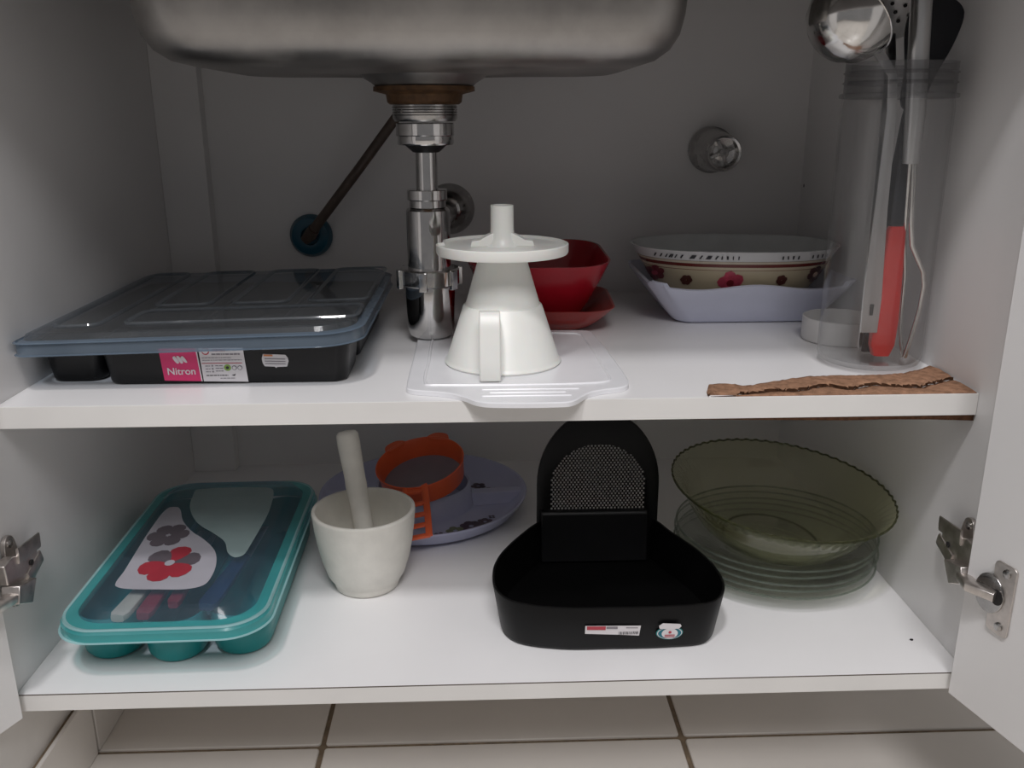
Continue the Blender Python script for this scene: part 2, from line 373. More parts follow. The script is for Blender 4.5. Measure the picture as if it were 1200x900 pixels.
# concealed hinges: arm is the part, plates, links and screws hang below it
def hinge(side, dv):
    def wx(d): return d if side < 0 else .80 - d          # distance from the side wall
    def P(d, y, z): return (wx(d), y, z)
    def bar(p, q, wide, thin, up): return G().tube([p, q], 1, 12, flat=(wide, thin, up))
    n = side
    h = cpart('hinge', G().loft([[P(d, y, z) for y, z in ((.047, .1115), (.046, .1005), (.030, .0885), (-.003, .1030), (-.004, .1200), (.010, .1215), (.028, .1140))] for d in (.0042, .0125)]), 'nickel', bevel=.0009)
    # wings and mounting plate on the side wall
    g = G(); ol = smooth_poly([(.014, .110), (.0165, .129), (.0225, .1335), (.0300, .130), (.036, .112), (.044, .100), (.040, .086), (.032, .073), (.018, .072), (.010, .090)], 4)
    g.loft([[P(.0004, y, z) for y, z in ol], [P(.0040, y, z) for y, z in ol]])
    cpart('mounting_plate', g, 'nickel', h, bevel=.0005)
    cpart('arm_fin', bar(P(.0120, .0530, .1150), P(.0130, .016, .1190), .0012, .0068, (0, 0, 1)), 'nickel', h)
    cpart('arm_fin', bar(P(.0120, .0520, .1010), P(.0130, .026, .0930), .0012, .0060, (0, 0, 1)), 'nickel', h)
    cpart('slot', G().lathe([(.0001, 0), (.0024, 0), (.0024, .0008), (.0001, .0008)], 14).xf(Matrix.Translation(P(.0130, .0340, .1040)) @ Matrix.Rotation(-n * PI / 2, 4, 'Y')), 'hole', h)
    for y, z in ((.0235, .1265), (.022, .081)):
        cpart('screw', G().lathe([(.0001, .0012), (.002, .0014), (.0036, .0004), (.0036, -.001)], 16).xf(Matrix.Translation(P(.0043, y, z)) @ Matrix.Rotation(-n * PI / 2, 4, 'Y')), 'chromeworn', h)
    cpart('knuckle', G().loft([[P(d, y, z) for y, z in ((.024, .0955), (-.002, .1020), (-.008, .0890), (.012, .0790))] for d in (.0060, .0210)]), 'nickel', h, bevel=.0008)
    # cup plate on the inside of the door
    bx, by, ddx, ddy, ox, oy = dv; l = math.hypot(ddx, ddy); ddx /= l; ddy /= l
    def Q(s, z, e): return (bx + ddx * s - ox * e, by + ddy * s - oy * e, z)
    cpart('link', G().tube([P(.0150, .002, .0920), Q(.016, .0965, .011), Q(.034, .0965, .0035)], 1, 12, flat=(.0062, .0042, (0, 0, 1))).xf(Matrix.Identity(4)), 'nickel', h, bevel=.0005)
    ol = rrect(.0105, .030, .004, 4, (.0375, .0950))
    cp = cpart('cup_plate', G().loft([[Q(s, z, .0002) for s, z in ol], [Q(s, z, .0022) for s, z in ol]]), 'nickel', h, bevel=.0005)
    dk = [(.0265 + .0140 * math.cos(a), .0950 + .0165 * math.sin(a)) for a in [2 * PI * k / 28 for k in range(28)]]
    cpart('cup', G().loft([[Q(s, z, .0003) for s, z in dk], [Q(s, z, .0036) for s, z in dk]]), 'chromeworn', h, bevel=.0005)
    dk = [(0.0345 + .0060 * math.cos(a), .0955 + .0065 * math.sin(a)) for a in [2 * PI * k / 20 for k in range(20)]]
    cpart('cup_recess', G().loft([[Q(s, z, .0034) for s, z in dk], [Q(s, z, .0039) for s, z in dk]]), 'hole', h)
    for z in (.1180, .0720):
        dk = [(.0395 + .0036 * math.cos(a), z + .0036 * math.sin(a)) for a in [2 * PI * k / 16 for k in range(16)]]
        dk2 = [(.0395 + .002 * math.cos(a), z + .002 * math.sin(a)) for a in [2 * PI * k / 16 for k in range(16)]]
        cpart('screw', G().loft([[Q(s, q, .0020) for s, q in dk], [Q(s, q, .0032) for s, q in dk], [Q(s, q, .0036) for s, q in dk2]]), 'chromeworn', h)
hinge(1, (.7835, -.0052, .26, -.966, .966, .26))
hinge(-1, (.008, -.0085, -.40, -.917, -.917, .40))

# ================================================================== countertop and sink
SX, SY = .3375, .25
ct = G(); oo = rrect(.62, .29, .004, 6, (.4, .235)); ii = rrect(.2185, .1675, .040, 6, (SX, SY))
ct.loft([L3(oo, .6465), L3(oo, .668), L3(ii, .668), L3(ii, .6465)], False, False)
n_ = len(oo); ct.f += [tuple([j, (j + 1) % n_, 3 * n_ + (j + 1) % n_, 3 * n_ + j]) for j in range(n_)]
tag(obj('countertop', ct, 'granite'), 'grey stone countertop over the sink cabinet', 'countertop')
sk = thing('kitchen_sink', (SX, SY, .4885), 'brushed steel sink bowl hanging over the middle shelf', 'sink')
prof = [(.2215, .1705, .040, .6460), (.2215, .1700, .040, .600), (.2205, .1685, .040, .560), (.2185, .1665, .040, .535), (.2155, .1635, .040, .520), (.2095, .1575, .042, .509), (.200, .148, .045, .5015), (.188, .136, .048, .4985), (.12, .09, .05, .4965), (.060, .056, .045, .4945)]
lo_ = [L3(rrect(a, b, r, 8), z - .4885) for a, b, r, z in prof]
li_ = [L3(rrect(a - .0012, b - .0012, r, 8), z - .4885 + .0014) for a, b, r, z in prof][::-1]
li_[-1] = L3(rrect(prof[0][0] - .0012, prof[0][1] - .0012, .040, 8), .6460 - .4885)
g = G(); g.loft(lo_ + li_, False, False); k = len(lo_) - 1; nn = len(lo_[0])
g.loft([lo_[0], li_[-1]], False, False)
basin = obj('basin', g, 'steel', sk, angle=60)
zz = lambda z: z - .4885
obj('drain_dimple', G().lathe([(.060, zz(.4950)), (.056, zz(.4915)), (.0500, zz(.4880)), (.0460, zz(.4845)), (.020, zz(.4843)), (.020, zz(.495))], 48), 'steel', sk)
obj('drain_flange', G().lathe([(.0480, zz(.4845)), (.0482, zz(.4805)), (.0400, zz(.4785)), (.0365, zz(.4775)), (.0355, zz(.4705)), (.0330, zz(.4685)), (.020, zz(.4685)), (.020, zz(.4845))], 48), 'rust', sk)
dp = G().lathe([(.022, .4680), (.0305, .4680), (.0308, .4560), (.0290, .4530), (.022, .4530)], 48)
obj('drain_body', sub(dp, (0, 0, .4885)), 'chromeworn', sk)
for k in range(4):
    z = .4660 - k * .0024
    obj('thread', sub(G().lathe([(.0300, z + .0008), (.0316, z), (.0300, z - .0008)], 48, cap0=False, cap1=False), (0, 0, .4885)), 'chromeworn', sk)

# bottle trap
TB = (SX, SY, .2415)
tr = thing('bottle_trap', TB, 'chrome bottle trap with lugged collar hanging from the sink drain', 'pipe')
def tp(name, g, m, parent=tr, **k): return obj(name, sub(g, (0, 0, .2415)), m, parent, **k)
def hexnut(r, z0, z1, n=6, rb=None):
    a0 = PI / 6; ol = []
    for k in range(n):
        for s in (-.16, .16):
            a = a0 + 2 * PI * k / n + s; ol.append((r * math.cos(a), r * math.sin(a)))
    return G().prism(ol, z0, z1)
tp('union_nut', hexnut(.0292, .4395, .4515), 'chrome', bevel=.0008)
tp('nut_skirt', G().lathe([(.018, .4396), (.0268, .4396), (.0272, .4330), (.0262, .4312), (.018, .4312)], 40), 'chrome')
tp('gasket', G().lathe([(.0115, .4312), (.0205, .4312), (.0130, .4245), (.0112, .4240)], 32), 'rubber')
tp('tailpiece', G().lathe([(.0106, .4290), (.0106, .3880)], 32), 'chrome')
tp('tail_nut', hexnut(.0205, .3790, .3890), 'chrome', bevel=.0007)
tp('nut_ring', G().lathe([(.012, .3790), (.0178, .3790), (.0178, .3715), (.012, .3715)], 40), 'chrome', bevel=.0005)
tp('bottle_body', G().lathe([(.012, .3715), (.0195, .3712), (.0215, .3690), (.0217, .3100), (.012, .3100)], 48), 'chrome')
cl = tp('collar', G().lathe([(.018, .3122), (.0285, .3122), (.0300, .3105), (.0300, .2965), (.0285, .2950), (.018, .2950)], 48), 'chrome')
for k in range(6):
    a = PI / 6 * 0.7 + k * PI / 3
    tp('lug', G().box(.0290, .0338, -.0042, .0042, .2925, .3115).xf(Matrix.Rotation(a, 4, 'Z')), 'chrome', cl, bevel=.0008)
tp('trap_cup', G().lathe([(.018, .2955), (.0248, .2955), (.0250, .2860), (.0238, .2520), (.0222, .2445), (.0190, .2418), (.0001, .2416)], 48), 'chrome')
tp('outlet_pipe', G().tube([(0, .012, .353), (.004, .06, .350), (.010, .16, .347), (.0125, .2530, .345)], .0125, 20), 'chrome')
tp('outlet_nut', G().lathe([(.0125, 0), (.0175, 0), (.018, .002), (.018, .012), (.0165, .014), (.0125, .014)], 32).xf(Matrix.Translation((.0028, .030, .3513)) @ Matrix.Rotation(-PI / 2, 4, 'X')), 'chrome')
es = G().lathe([(.0128, .024), (.0165, .022), (.024, .014), (.0305, .005), (.032, .0006), (.0128, .0006)], 44)
tp('escutcheon', es.xf(Matrix.Translation((.0125, D - SY - .0002, .345)) @ Matrix.Rotation(PI / 2, 4, 'X')), 'chromeworn')

# supply hose and its blue wall fitting
hl = (.1755, D - .0265, .3155)
hs = thing('supply_hose', hl, 'dark brown supply hose running from the blue fitting up behind the sink', 'hose')
obj('hose', sub(G().tube([(.1770, .4765, .3165), (.1860, .4690, .3275), (.2460, .4620, .4000), (.2930, .4600, .4590), (.3500, .455, .5300), (.4000, .450, .5920)], .0060, 16), hl), 'hose', hs)
obj('ferrule', sub(G().tube([(.1700, .4800, .3100), (.1770, .4768, .3165), (.1840, .4700, .3250)], [.0062, .0080, .0072], 16), hl), 'hose', hs)
bf = G().lathe([(.0001, .0005), (.0265, .0005), (.0268, .006), (.0225, .0150), (.0150, .0172), (.0110, .0165), (.0100, .0080), (.0001, .0078)], 44)
tag(obj('pipe_fitting', bf, 'blue', loc=(.1745, D - .0004, .3135), rot=(PI / 2, 0, 0)), 'round blue plastic pipe fitting on the back panel', 'pipe fitting')
# capped chrome valve body
vl = (.6790, D - .0004, .4165)
vb = thing('wall_valve', vl, 'chrome valve stub without a handle on the back panel', 'valve', rot=(PI / 2 + .02, 0, -.02))
obj('body', G().lathe([(.0001, .0004), (.0270, .0004), (.0282, .004), (.0280, .012), (.0255, .016), (.0245, .030), (.0225, .060), (.0215, .072), (.0200, .0755), (.0175, .0745), (.0165, .060), (.0001, .058)], 48), 'chromeworn', vb)
obj('spindle', G().lathe([(.0001, .0705), (.0042, .0705), (.0046, .069), (.0046, .060), (.0095, .0595), (.0095, .0575)], 24), 'chromeworn', vb)
for k in range(4):
    a = k * PI / 2 + .4
    obj('spline', G().box(.0040, .0150, -.0022, .0022, .0585, .0660).xf(Matrix.Rotation(a, 4, 'Z')), 'chromeworn', vb, bevel=.0005)

# ================================================================== middle shelf, left: black organizer with lid
OL = (.142, .235, H)
og = thing('cutlery_organizer', OL, 'black compartment organizer under a clear bluish lid on the middle shelf', 'organizer')
def tubwell(x0, x1, y0, y1, h, taper=.004, r=.012, th=.0016, z0=.0003):
    cx, cy, hx, hy = (x0 + x1) / 2, (y0 + y1) / 2, (x1 - x0) / 2, (y1 - y0) / 2
    f = lambda ins, z, rr: L3(rrect(hx - ins, hy - ins, max(.002, rr), 5, (cx, cy)), z)
    return G().loft([f(taper + .003, z0, r), f(taper + .0008, z0 + .001, r), f(taper, z0 + .003, r), f(0, h, r), f(th, h, r), f(taper + th, z0 + .004, r - th), f(taper + th + .002, z0 + .002, r - th)])
TH = .0385
wells = [(-.134, -.080, -.126, .135), (-.080, .1335, -.1375, -.060), (-.080, -.012, -.056, .140), (-.008, .060, -.056, .140), (.064, .1335, -.056, .140)]
for i, (a, b, c, d) in enumerate(wells):
    wl_ = obj('compartment', tubwell(a, b, c, d, TH), 'blackp', og)
    if i == 1: front_well = wl_
rim_o = rrect(.137, .1470, .018, 8, (.001, -.004)); rim_i = rrect(.131, .1400, .014, 8, (.001, -.004))
rg = G().loft([L3(rim_o, TH - .002), L3(rim_o, TH + .0015), L3(rim_i, TH + .0015), L3(rim_i, TH - .002), L3(rim_o, TH - .002)], False, False)
obj('rim', rg, 'blackp', og)
# lid: skirt, stepped edge and a flat ribbed top; slightly raised at its right end
LT = Matrix.Translation((0, 0, .0420)) @ Matrix.Rotation(-.022, 4, 'Y')
ol = lambda ins: rrect4(.1410 - ins, .1540 - ins, [.030 - ins * .6, .015 - ins * .5, .013 - ins * .5, .036 - ins * .6], 10, (.0030, -.0050))
lg = G().loft([L3(ol(-.0015), -.0060), L3(ol(-.0012), .0042)], False, False)
lg.loft([L3(ol(-.0012), .0042), L3(ol(.004), .0060)], False, False)
obj('lid_skirt', lg.xf(LT), 'lidedge', og)
lt = G().loft([L3(ol(.004), .0060), L3(ol(.006), .0100), L3(ol(.009), .0110)], False, True)
ld_ = obj('lid', lt.xf(LT), 'lid', og, angle=15)
panels = [(-.127, -.083, -.128, .138), (-.066, .1375, -.126, -.068), (-.066, -.010, -.050, .138), (.006, .062, -.050, .138), (.078, .1375, -.050, .138)]
for a, b, c, d in panels:
    o1 = rrect((b - a) / 2, (d - c) / 2, .012, 5, ((a + b) / 2 + .004, (c + d) / 2))
    o2 = offset_poly(o1, .0028); o3 = offset_poly(o1, .0012); o4 = offset_poly(o1, .0055)
    pg = G().loft([L3(o1, .0111), L3(o3, .0127), L3(o2, .0127), L3(o4, .0112)], False, False)
    obj('raised_panel', pg.xf(LT), 'lid', ld_)
hg = G()
for r0, z in ((0, .0046),):
    hg.loft([L3(ol(-.0014), z - .0008), L3(ol(-.0030), z), L3(ol(-.0014), z + .0008)], False, False)
hg.loft([L3(ol(-.0013), -.0066), L3(ol(-.0032), -.0058), L3(ol(-.0013), -.0050)], False, False)
obj('lid_bead', hg.xf(LT), 'lidedge', og)
# printed label on the front well: front face leans out towards the rim
yb, yt_ = -.1335, -.1375
def face(x, z, e=.0004): return (x, yb + (yt_ - yb) * (z / TH) - e, z)
def fpoly(name, pts, m, e=.0004, t=.0002, par=front_well):
    g = G().loft([[face(x, z, e) for x, z in pts], [face(x, z, e + t) for x, z in pts]])
    return obj(name, g, m, par)
def FM(x, z, e): # text frame: local x right, y up the face
    return Matrix.Translation(face(x, z, e)) @ Matrix.Rotation(PI / 2 + .104, 4, 'X')
X0 = -.0275
pk = fpoly('brand_label', [(X0, .0330), (X0 + .0012, .0040), (X0 + .0325, .0030), (X0 + .0310, .0335)], 'pink'); pk['label'] = 'pink label printed Nitron'
fpoly('label_border', [(X0 + .0310, .0335), (X0 + .0325, .0030), (X0 + .0335, .0030), (X0 + .0320, .0335)], 'whiteink', .0005)
text('lettering', 'Nitron', .0088, 'whiteink', pk, FM(X0 + .0167, .0095, .0009), .00012)
for k in range(3):
    dx = k * .0034; a = X0 + .0118 + dx
    fpoly('logo_stripe', smooth_poly([(a - .0010, .0260 - .0012 * (k != 1)), (a + .0010, .0262), (a + .0042, .0205), (a + .0022, .0195 + .001 * (k == 2))], 3), 'whiteink', .0007)
wlb = fpoly('info_label', [(X0 + .0335, .0335), (X0 + .0345, .0028), (X0 + .0725, .0020), (X0 + .0710, .0335)], 'paper'); wlb['label'] = 'white information label'
def lines(x0, x1, z, h, m, seed=0):
    g = G(); x = x0; random.seed(seed)
    while x < x1:
        wd = min(random.uniform(.0012, .0036), x1 - x)
        g.loft([[face(q, v, .0007) for q, v in ((x, z), (x + wd, z), (x + wd, z + h), (x, z + h))], [face(q, v, .0008) for q, v in ((x, z), (x + wd, z), (x + wd, z + h), (x, z + h))]])
        x += wd + .0005
    obj('print_line', g, m, wlb)
lines(X0 + .045, X0 + .056, .0302, .0018, 'redink', 1); lines(X0 + .044, X0 + .068, .0268, .0013, 'inkg', 2)
lines(X0 + .0355, X0 + .060, .0240, .0006, 'inkg', 3); lines(X0 + .0358, X0 + .069, .0218, .0006, 'inkg', 4)
fpoly('red_rule', [(X0 + .0348, .0196), (X0 + .0348, .0190), (X0 + .0690, .0190), (X0 + .0690, .0196)], 'redink', .0006, par=wlb)
for z, s in ((.0166, 5), (.0142, 6), (.0118, 7)): lines(X0 + .0460, X0 + .0525, z, .0008, 'inkg', s)
for z in (.0165, .0138, .0112):
    lines(X0 + .0375, X0 + .0415, z, .0007, 'inkg', 9)
    fpoly('bullet', [(X0 + .0435 + .0008 * math.cos(a), z + .0005 + .0008 * math.sin(a)) for a in [k * PI / 4 for k in range(8)]], 'inkg', .0007, par=wlb)
def disc(x, z, r, m, e=.0007, name='seal'): return fpoly(name, [(x + r * math.cos(a), z + r * math.sin(a)) for a in [k * PI / 8 for k in range(16)]], m, e, par=wlb)
disc(X0 + .0562, .0152, .0030, 'green'); disc(X0 + .0562, .0152, .0013, 'ink', .0010)
for x in (.0620, .0668):
    disc(X0 + x, .0150, .0021, 'inkg'); disc(X0 + x, .0150, .0015, 'paper', .0010)
disc(X0 + .0392, .0302, .0032, 'redink'); disc(X0 + .0392, .0305, .0024, 'paper', .0010)
lines(X0 + .0375, X0 + .0560, .0078, .0008, 'ink', 12); lines(X0 + .049, X0 + .062, .0052, .0006, 'inkg', 13)
fpoly('arrow_mark', [(X0 + .0590, .0082), (X0 + .0625, .0094), (X0 + .0615, .0076)], 'ink', .0008, par=wlb)
ps = fpoly('price_sticker', [(.0600, .0272), (.0690, .0268), (.0790, .0262), (.0808, .0236), (.0812, .0205), (.0795, .0155), (.0710, .0152), (.0700, .0142), (.0690, .0155), (.0605, .0160), (.0590, .0190), (.0586, .0230)], 'paper'); ps['label'] = 'worn white price sticker'
fpoly('orange_print', [(.0605, .0268), (.0605, .0252), (.0680, .0250), (.0680, .0265)], 'orangeink', .0007, par=ps)
for z in (.0232, .0210, .0188): fpoly('print_line', [(.0610, z), (.0785, z - .0006), (.0785, z - .0012), (.0610, z - .0006)], 'inkg', .0007, par=ps)

# ================================================================== cutting board
BL = (.416, .155, H + .0002)
bo = [(.3255, .070), (.329, .064), (.337, .060), (.352, .056), (.365, .050), (.375, .041), (.383, .031), (.392, .0255), (.405, .0235), (.425, .0225), (.445, .0228), (.457, .0240), (.464, .0295), (.470, .039), (.478, .049), (.490, .056), (.503, .0605), (.510, .066), (.513, .074), (.5145, .090), (.5105, .180), (.505, .255), (.502, .266), (.494, .270), (.40, .273), (.335, .272), (.327, .268), (.324, .259), (.3245, .160)]
bo = smooth_poly(bo, 5)
def isect(o, z): return [(x - BL[0], y - BL[1], z) for x, y in o]
bd = thing('cutting_board', BL, 'thin white plastic cutting board lying under the coffee filter holder', 'cutting board')
obj('board', G().loft([isect(bo, .0), isect(bo, .0034), isect(offset_poly(bo, .0012), .0042)]), 'board', bd, angle=14)
gi = smooth_poly([(.340, .076), (.352, .0725), (.42, .0705), (.485, .0735), (.498, .080), (.5005, .095), (.494, .245), (.484, .256), (.42, .259), (.346, .258), (.3385, .248), (.3385, .15)], 6)
obj('juice_ridge', G().loft([isect(gi, .0042), isect(offset_poly(gi, .0009), .0053), isect(offset_poly(gi, .0022), .0053), isect(offset_poly(gi, .0032), .0042)], False, False), 'board', bd)
for (xa, xb, yy) in ((.388, .470, .060), (.394, .458, .051), (.388, .462, .042)):
    o_ = rrect((xb - xa) / 2, .0016, .0015, 3, ((xa + xb) / 2, yy))
    obj('grip_ridge', G().loft([isect(o_, .0042), isect(offset_poly(o_, .0006), .0050)]), 'board', bd)

# ================================================================== coffee filter holder upside down
FL = (.4085, .1505, H + .0046)
ff = thing('coffee_filter_holder', FL, 'white plastic coffee filter cone upside down with round flange and spout', 'filter holder')
b0 = FL[2]
z_ = lambda z: z - b0
cone = [(.0500, z_(.2415)), (.0530, z_(.2410)), (.0538, z_(.2425)), (.0525, z_(.2440)), (.0515, z_(.2455)), (.0358, z_(.2935)), (.0352, z_(.2942)), (.0338, z_(.2942)), (.0192, z_(.3440)), (.0175, z_(.3440)), (.0325, z_(.2925)), (.0490, z_(.2440))]
obj('cone', G().lathe(cone + [cone[0]], 64, cap0=False, cap1=False), 'wplastic', ff)
fl_o = [(.0590 * math.cos(a), .0590 * math.sin(a)) for a in [2 * PI * k / 72 for k in range(72)]]
fl_o = [(max(x, -.0535) if y > .004 else x, y) for x, y in fl_o]
sc_ = lambda s: [(x * s, y * s) for x, y in fl_o]
fg = G().loft([L3(sc_(.985), z_(.3405)), L3(sc_(1.0), z_(.3420)), L3(sc_(1.0), z_(.3490)), L3(sc_(.975), z_(.3496)), L3(sc_(.955), z_(.3470)), L3(sc_(.20), z_(.3470)), L3(sc_(.20), z_(.3430)), L3(sc_(.95), z_(.3430))], False, False)
fg.loft([L3(sc_(.95), z_(.3430)), L3(sc_(.985), z_(.3405))], False, False)
obj('flange', fg, 'wplastic', ff)
obj('spout', G().lathe([(.0150, z_(.3470)), (.0122, z_(.3500)), (.0108, z_(.3550)), (.0103, z_(.3640)), (.0102, z_(.3825)), (.0086, z_(.3828)), (.0084, z_(.3500)), (.0084, z_(.3440))], 40, cap0=False, cap1=False), 'wplastic', ff)
for s in (-1, 1):
    pts = [(s * .0080, .3470), (s * .0285, .3470), (s * .0270, .3520), (s * .0200, .3528), (s * .0135, .3565), (s * .0080, .3590)]
    g = G().loft([[(x, y, z_(z)) for x, z in pts] for y in (-.0075, .0075)])
    obj('rib', g, 'wplastic', ff, bevel=.0006)
# handle: a strap that leaves the cone, runs down in front and ends at the rim
hp = [(-.0395, .2930), (-.0480, .2985), (-.0575, .2990), (-.0625, .2950), (-.0650, .2850), (-.0700, .2600), (-.0725, .2440), (-.0715, .2415), (-.0660, .2415), (-.0645, .2440), (-.0620, .2600), (-.0575, .2840), (-.0545, .2910), (-.0490, .2920), (-.0420, .2860)]
g = G().loft([[(x, y, z_(z)) for y, z in hp] for x in (-.0215, -.0035)])
hd = obj('handle', g, 'wplastic', ff, bevel=.0012)
web = [(-.0655, .2420), (-.0520, .2420), (-.0400, .2880), (-.0560, .2880)]
obj('handle_web', G().loft([[(x, y, z_(z)) for y, z in web] for x in (-.0142, -.0108)]), 'wplastic', hd)

# ================================================================== red bowls
def sqbowl(hw_b, hw_t, h, th, rb, rt, bow=.006, n=10):
    def lp(k, ins=0, z=None):
        hw = hw_b + (hw_t - hw_b) * k ** .75 - ins; r = rb + (rt - rb) * k
        o = rrect(hw, hw, max(.004, r - ins), n); q = []
        for x, y in o:
            d = (abs(x) * abs(y)) / (hw * hw) * bow * k
            q.append((x, y, (h * k if z is None else z) + d))
        return q
    ks = [0.0, .03, .10, .2, .35, .5, .65, .8, .92, 1.0]
    out = [lp(k) for k in ks]
    inn = [lp(k, th, max(th, h * k)) for k in ks[::-1]]
    return G().loft(out + inn, True, True)
r2 = obj('serving_bowl', sqbowl(.046, .078, .026, .0022, .020, .034, .001), 'red2', loc=(.4560, .3340, H + .0003), rot=(0, 0, -.05))
tag(r2, 'shallow red square bowl under the deep red bowl', 'bowl')
r1 = obj('serving_bowl', sqbowl(.038, .0765, .070, .0022, .020, .042, .001), 'red', loc=(.4500, .3380, H + .0068), rot=(math.radians(3.5), 0, .02))
tag(r1, 'deep red square bowl stacked behind the white filter cone', 'bowl')

# ================================================================== lilac baking dish and painted oval bowl
BD = (.684, .372, H + .0002)
def dish_loop(k, ins=0, zoff=0):
    hx = .077 + .033 * k - ins; hy = .058 + .026 * k - ins; o = rrect(hx, hy, .022 + .004 * k - ins * .5, 12); q = []
    # finer front edge for the wave
    for x, y in o: q.append((x, y))
    m = []
    for i in range(len(q)):
        a = q[i]; b = q[(i + 1) % len(q)]; c = max(1, int(math.dist(a, b) / .006))
        m += [(i, j, c) for j in range(c)]
    return q, m
base_q, base_m = dish_loop(0.5)
def dl(k, ins=0, z=None, wave=0):
    hx = .080 + .033 * k - ins; hy = .060 + .026 * k - ins; o = rrect(hx, hy, .020 + .006 * k - ins * .5, 12); r = []
    for i, j, c in base_m:
        a = o[i]; b = o[(i + 1) % len(o)]; t = j / c
        x = a[0] * (1 - t) + b[0] * t; y = a[1] * (1 - t) + b[1] * t
        w_ = wave * (math.cos(x / .0195) * (abs(y) > hy * .8) + 1.6 * (abs(x) > hx * .86))
        r.append((x, y, z + w_))
    return r
dh = .044
gl = [dl(0, .006, 0), dl(0, .002, .0012), dl(.05, 0, .004), dl(.4, 0, .018), dl(.75, 0, .032, .0008), dl(1, 0, dh - .0035, .0022), dl(1.06, 0, dh, .0024), dl(1.06, .003, dh + .0012, .0024), dl(1, .0045, dh - .002, .0022), dl(.6, .0045, .027), dl(.2, .0045, .0105), dl(0, .006, .0052)]
dish = obj('baking_dish', G().loft(gl), 'lilac', loc=BD)
tag(dish, 'lilac white ceramic baking dish with wavy rim under the painted bowl', 'dish')
OB = (.6770, .3640, H + .0062)
ob = thing('oval_bowl', OB, 'oval bowl painted with flowers and brown bands resting in the baking dish', 'bowl', rot=(0, 0, -.10))
opro = [(.0600, .0380, 0), (.0640, .0420, .0012), (.0700, .0480, .0080), (.0840, .0580, .0260), (.0975, .0670, .0460), (.1085, .0735, .0640), (.1150, .0780, .0745), (.1162, .0790, .0760)]
def oloop(a, b, z, n=72, sag=0): return [(a * math.cos(t) , b * math.sin(t), z + sag * math.cos(2 * t)) for t in [2 * PI * k / n for k in range(n)]]
def ellp(a, b, z, n=72):
    o = []
    for k in range(n):
        t = 2 * PI * k / n; c, s = math.cos(t), math.sin(t); e = 2 / 2.35
        o.append((a * sgn(c) * abs(c) ** e, b * sgn(s) * abs(s) ** e, z))
    return o
bands = zbands('painted_bands', [(0, (.50, .43, .30)), (.0548, (.16, .05, .035)), (.0556, (.52, .45, .32)), (.0585, (.13, .022, .018)), (.0622, (.52, .46, .36)), (.0650, (.25, .22, .20)), (.0656, (.62, .62, .62))], 0, .08)
outs = [ellp(a, b, z) for a, b, z in opro]
bw = obj('bowl_wall', G().loft(outs, True, False), bands, ob, angle=70)
inn = [ellp(.1162, .0790, .0760), ellp(.1145, .0772, .0768), ellp(.1128, .0756, .0752)] + [ellp(a - .003, b - .003, max(z, .004)) for a, b, z in opro[::-1][1:]]
obj('glaze_lining', G().loft(inn, False, True), 'clay', ob, angle=70)
def osurf(t, z, e=.0005):
    for i in range(len(opro) - 1):
        if opro[i][2] <= z <= opro[i + 1][2]: break
    u = (z - opro[i][2]) / (opro[i + 1][2] - opro[i][2]); a = opro[i][0] * (1 - u) + opro[i + 1][0] * u; b = opro[i][1] * (1 - u) + opro[i + 1][1] * u
    c, s = math.cos(t), math.sin(t); k = 2 / 2.35
    return (sgn(c) * abs(c) ** k * (a + e), sgn(s) * abs(s) ** k * (b + e), z - e * .4)
def t_of_x(x, z=.06):      # front angle whose x is the asked one
    best = min((abs(osurf(-PI * k / 400, z)[0] - x), -PI * k / 400) for k in range(401)); return best[1]
def opatch(g, pts, e):     # pts = (x, z) on the front side
    vs = [osurf(t_of_x(x, z), z, e) for x, z in pts]; g.add(vs, [tuple(range(len(vs)))])
def oflower(name, x, z, r, n, m, ph=0, centre=None, rp=.5, e=.0007):
    g = G()
    for k in range(n):
        a = ph + 2 * PI * k / n; cx, cz = x + r * .55 * math.cos(a), z + r * .55 * math.sin(a)
        opatch(g, [(cx + r * rp * math.cos(q), cz + r * rp * math.sin(q)) for q in [2 * PI * j / 8 for j in range(8)]], e + k * .00001)
    o = obj(name, g, m, bw)
    if centre:
        g = G(); opatch(g, [(x + r * .3 * math.cos(q), z + r * .3 * math.sin(q)) for q in [2 * PI * j / 8 for j in range(8)]], e + .0003); obj('flower_centre', g, centre, bw)
oflower('painted_flower', -.012, .0415, .0135, 5, 'flowpink', .5, 'flowred')
oflower('painted_flower', -.058, .0430, .0060, 6, 'flowbrown', 0, None)
oflower('painted_flower', .043, .0445, .0060, 6, 'flowbrown', .3, None)
oflower('painted_flower', .083, .0480, .0115, 6, 'flowbrown', .2, 'cream', .36)
oflower('painted_flower', -.090, .0470, .0110, 6, 'flowred', .6, 'flowpink', .36)
for x0, n, sl in ((-.093, 4, .002), (-.078, 3, .003), (-.055, 4, .0040), (-.024, 4, 0), (.040, 4, .0), (.074, 4, 0)):
    for k in range(n):
        x = x0 + k * .0068 * (1.2 if sl == .004 else .85); wd = .0034 if (sl == .004 and k % 2 == 0) else .0012
        g = G(); opatch(g, [(x - wd * .7, .0682), (x + wd * .7, .0682), (x + wd * .7 + sl * .6, .0722), (x - wd * .7 + sl * .6, .0722)], .0007)
        obj('rim_dash', g, 'ink', bw)
g = G()
for k in range(5):
    a = k * 1.1; g.add([(.045 + .012 * math.cos(a) + .008 * math.cos(q) * (1 + .6 * math.cos(a)), .050 + .002 * math.sin(q), .048 + .010 * math.sin(a) * .6 + .004 * math.sin(q)) for q in [2 * PI * j / 8 for j in range(8)]], [tuple(range(8))])
obj('painted_leaf', g, 'flowgreen', ob)

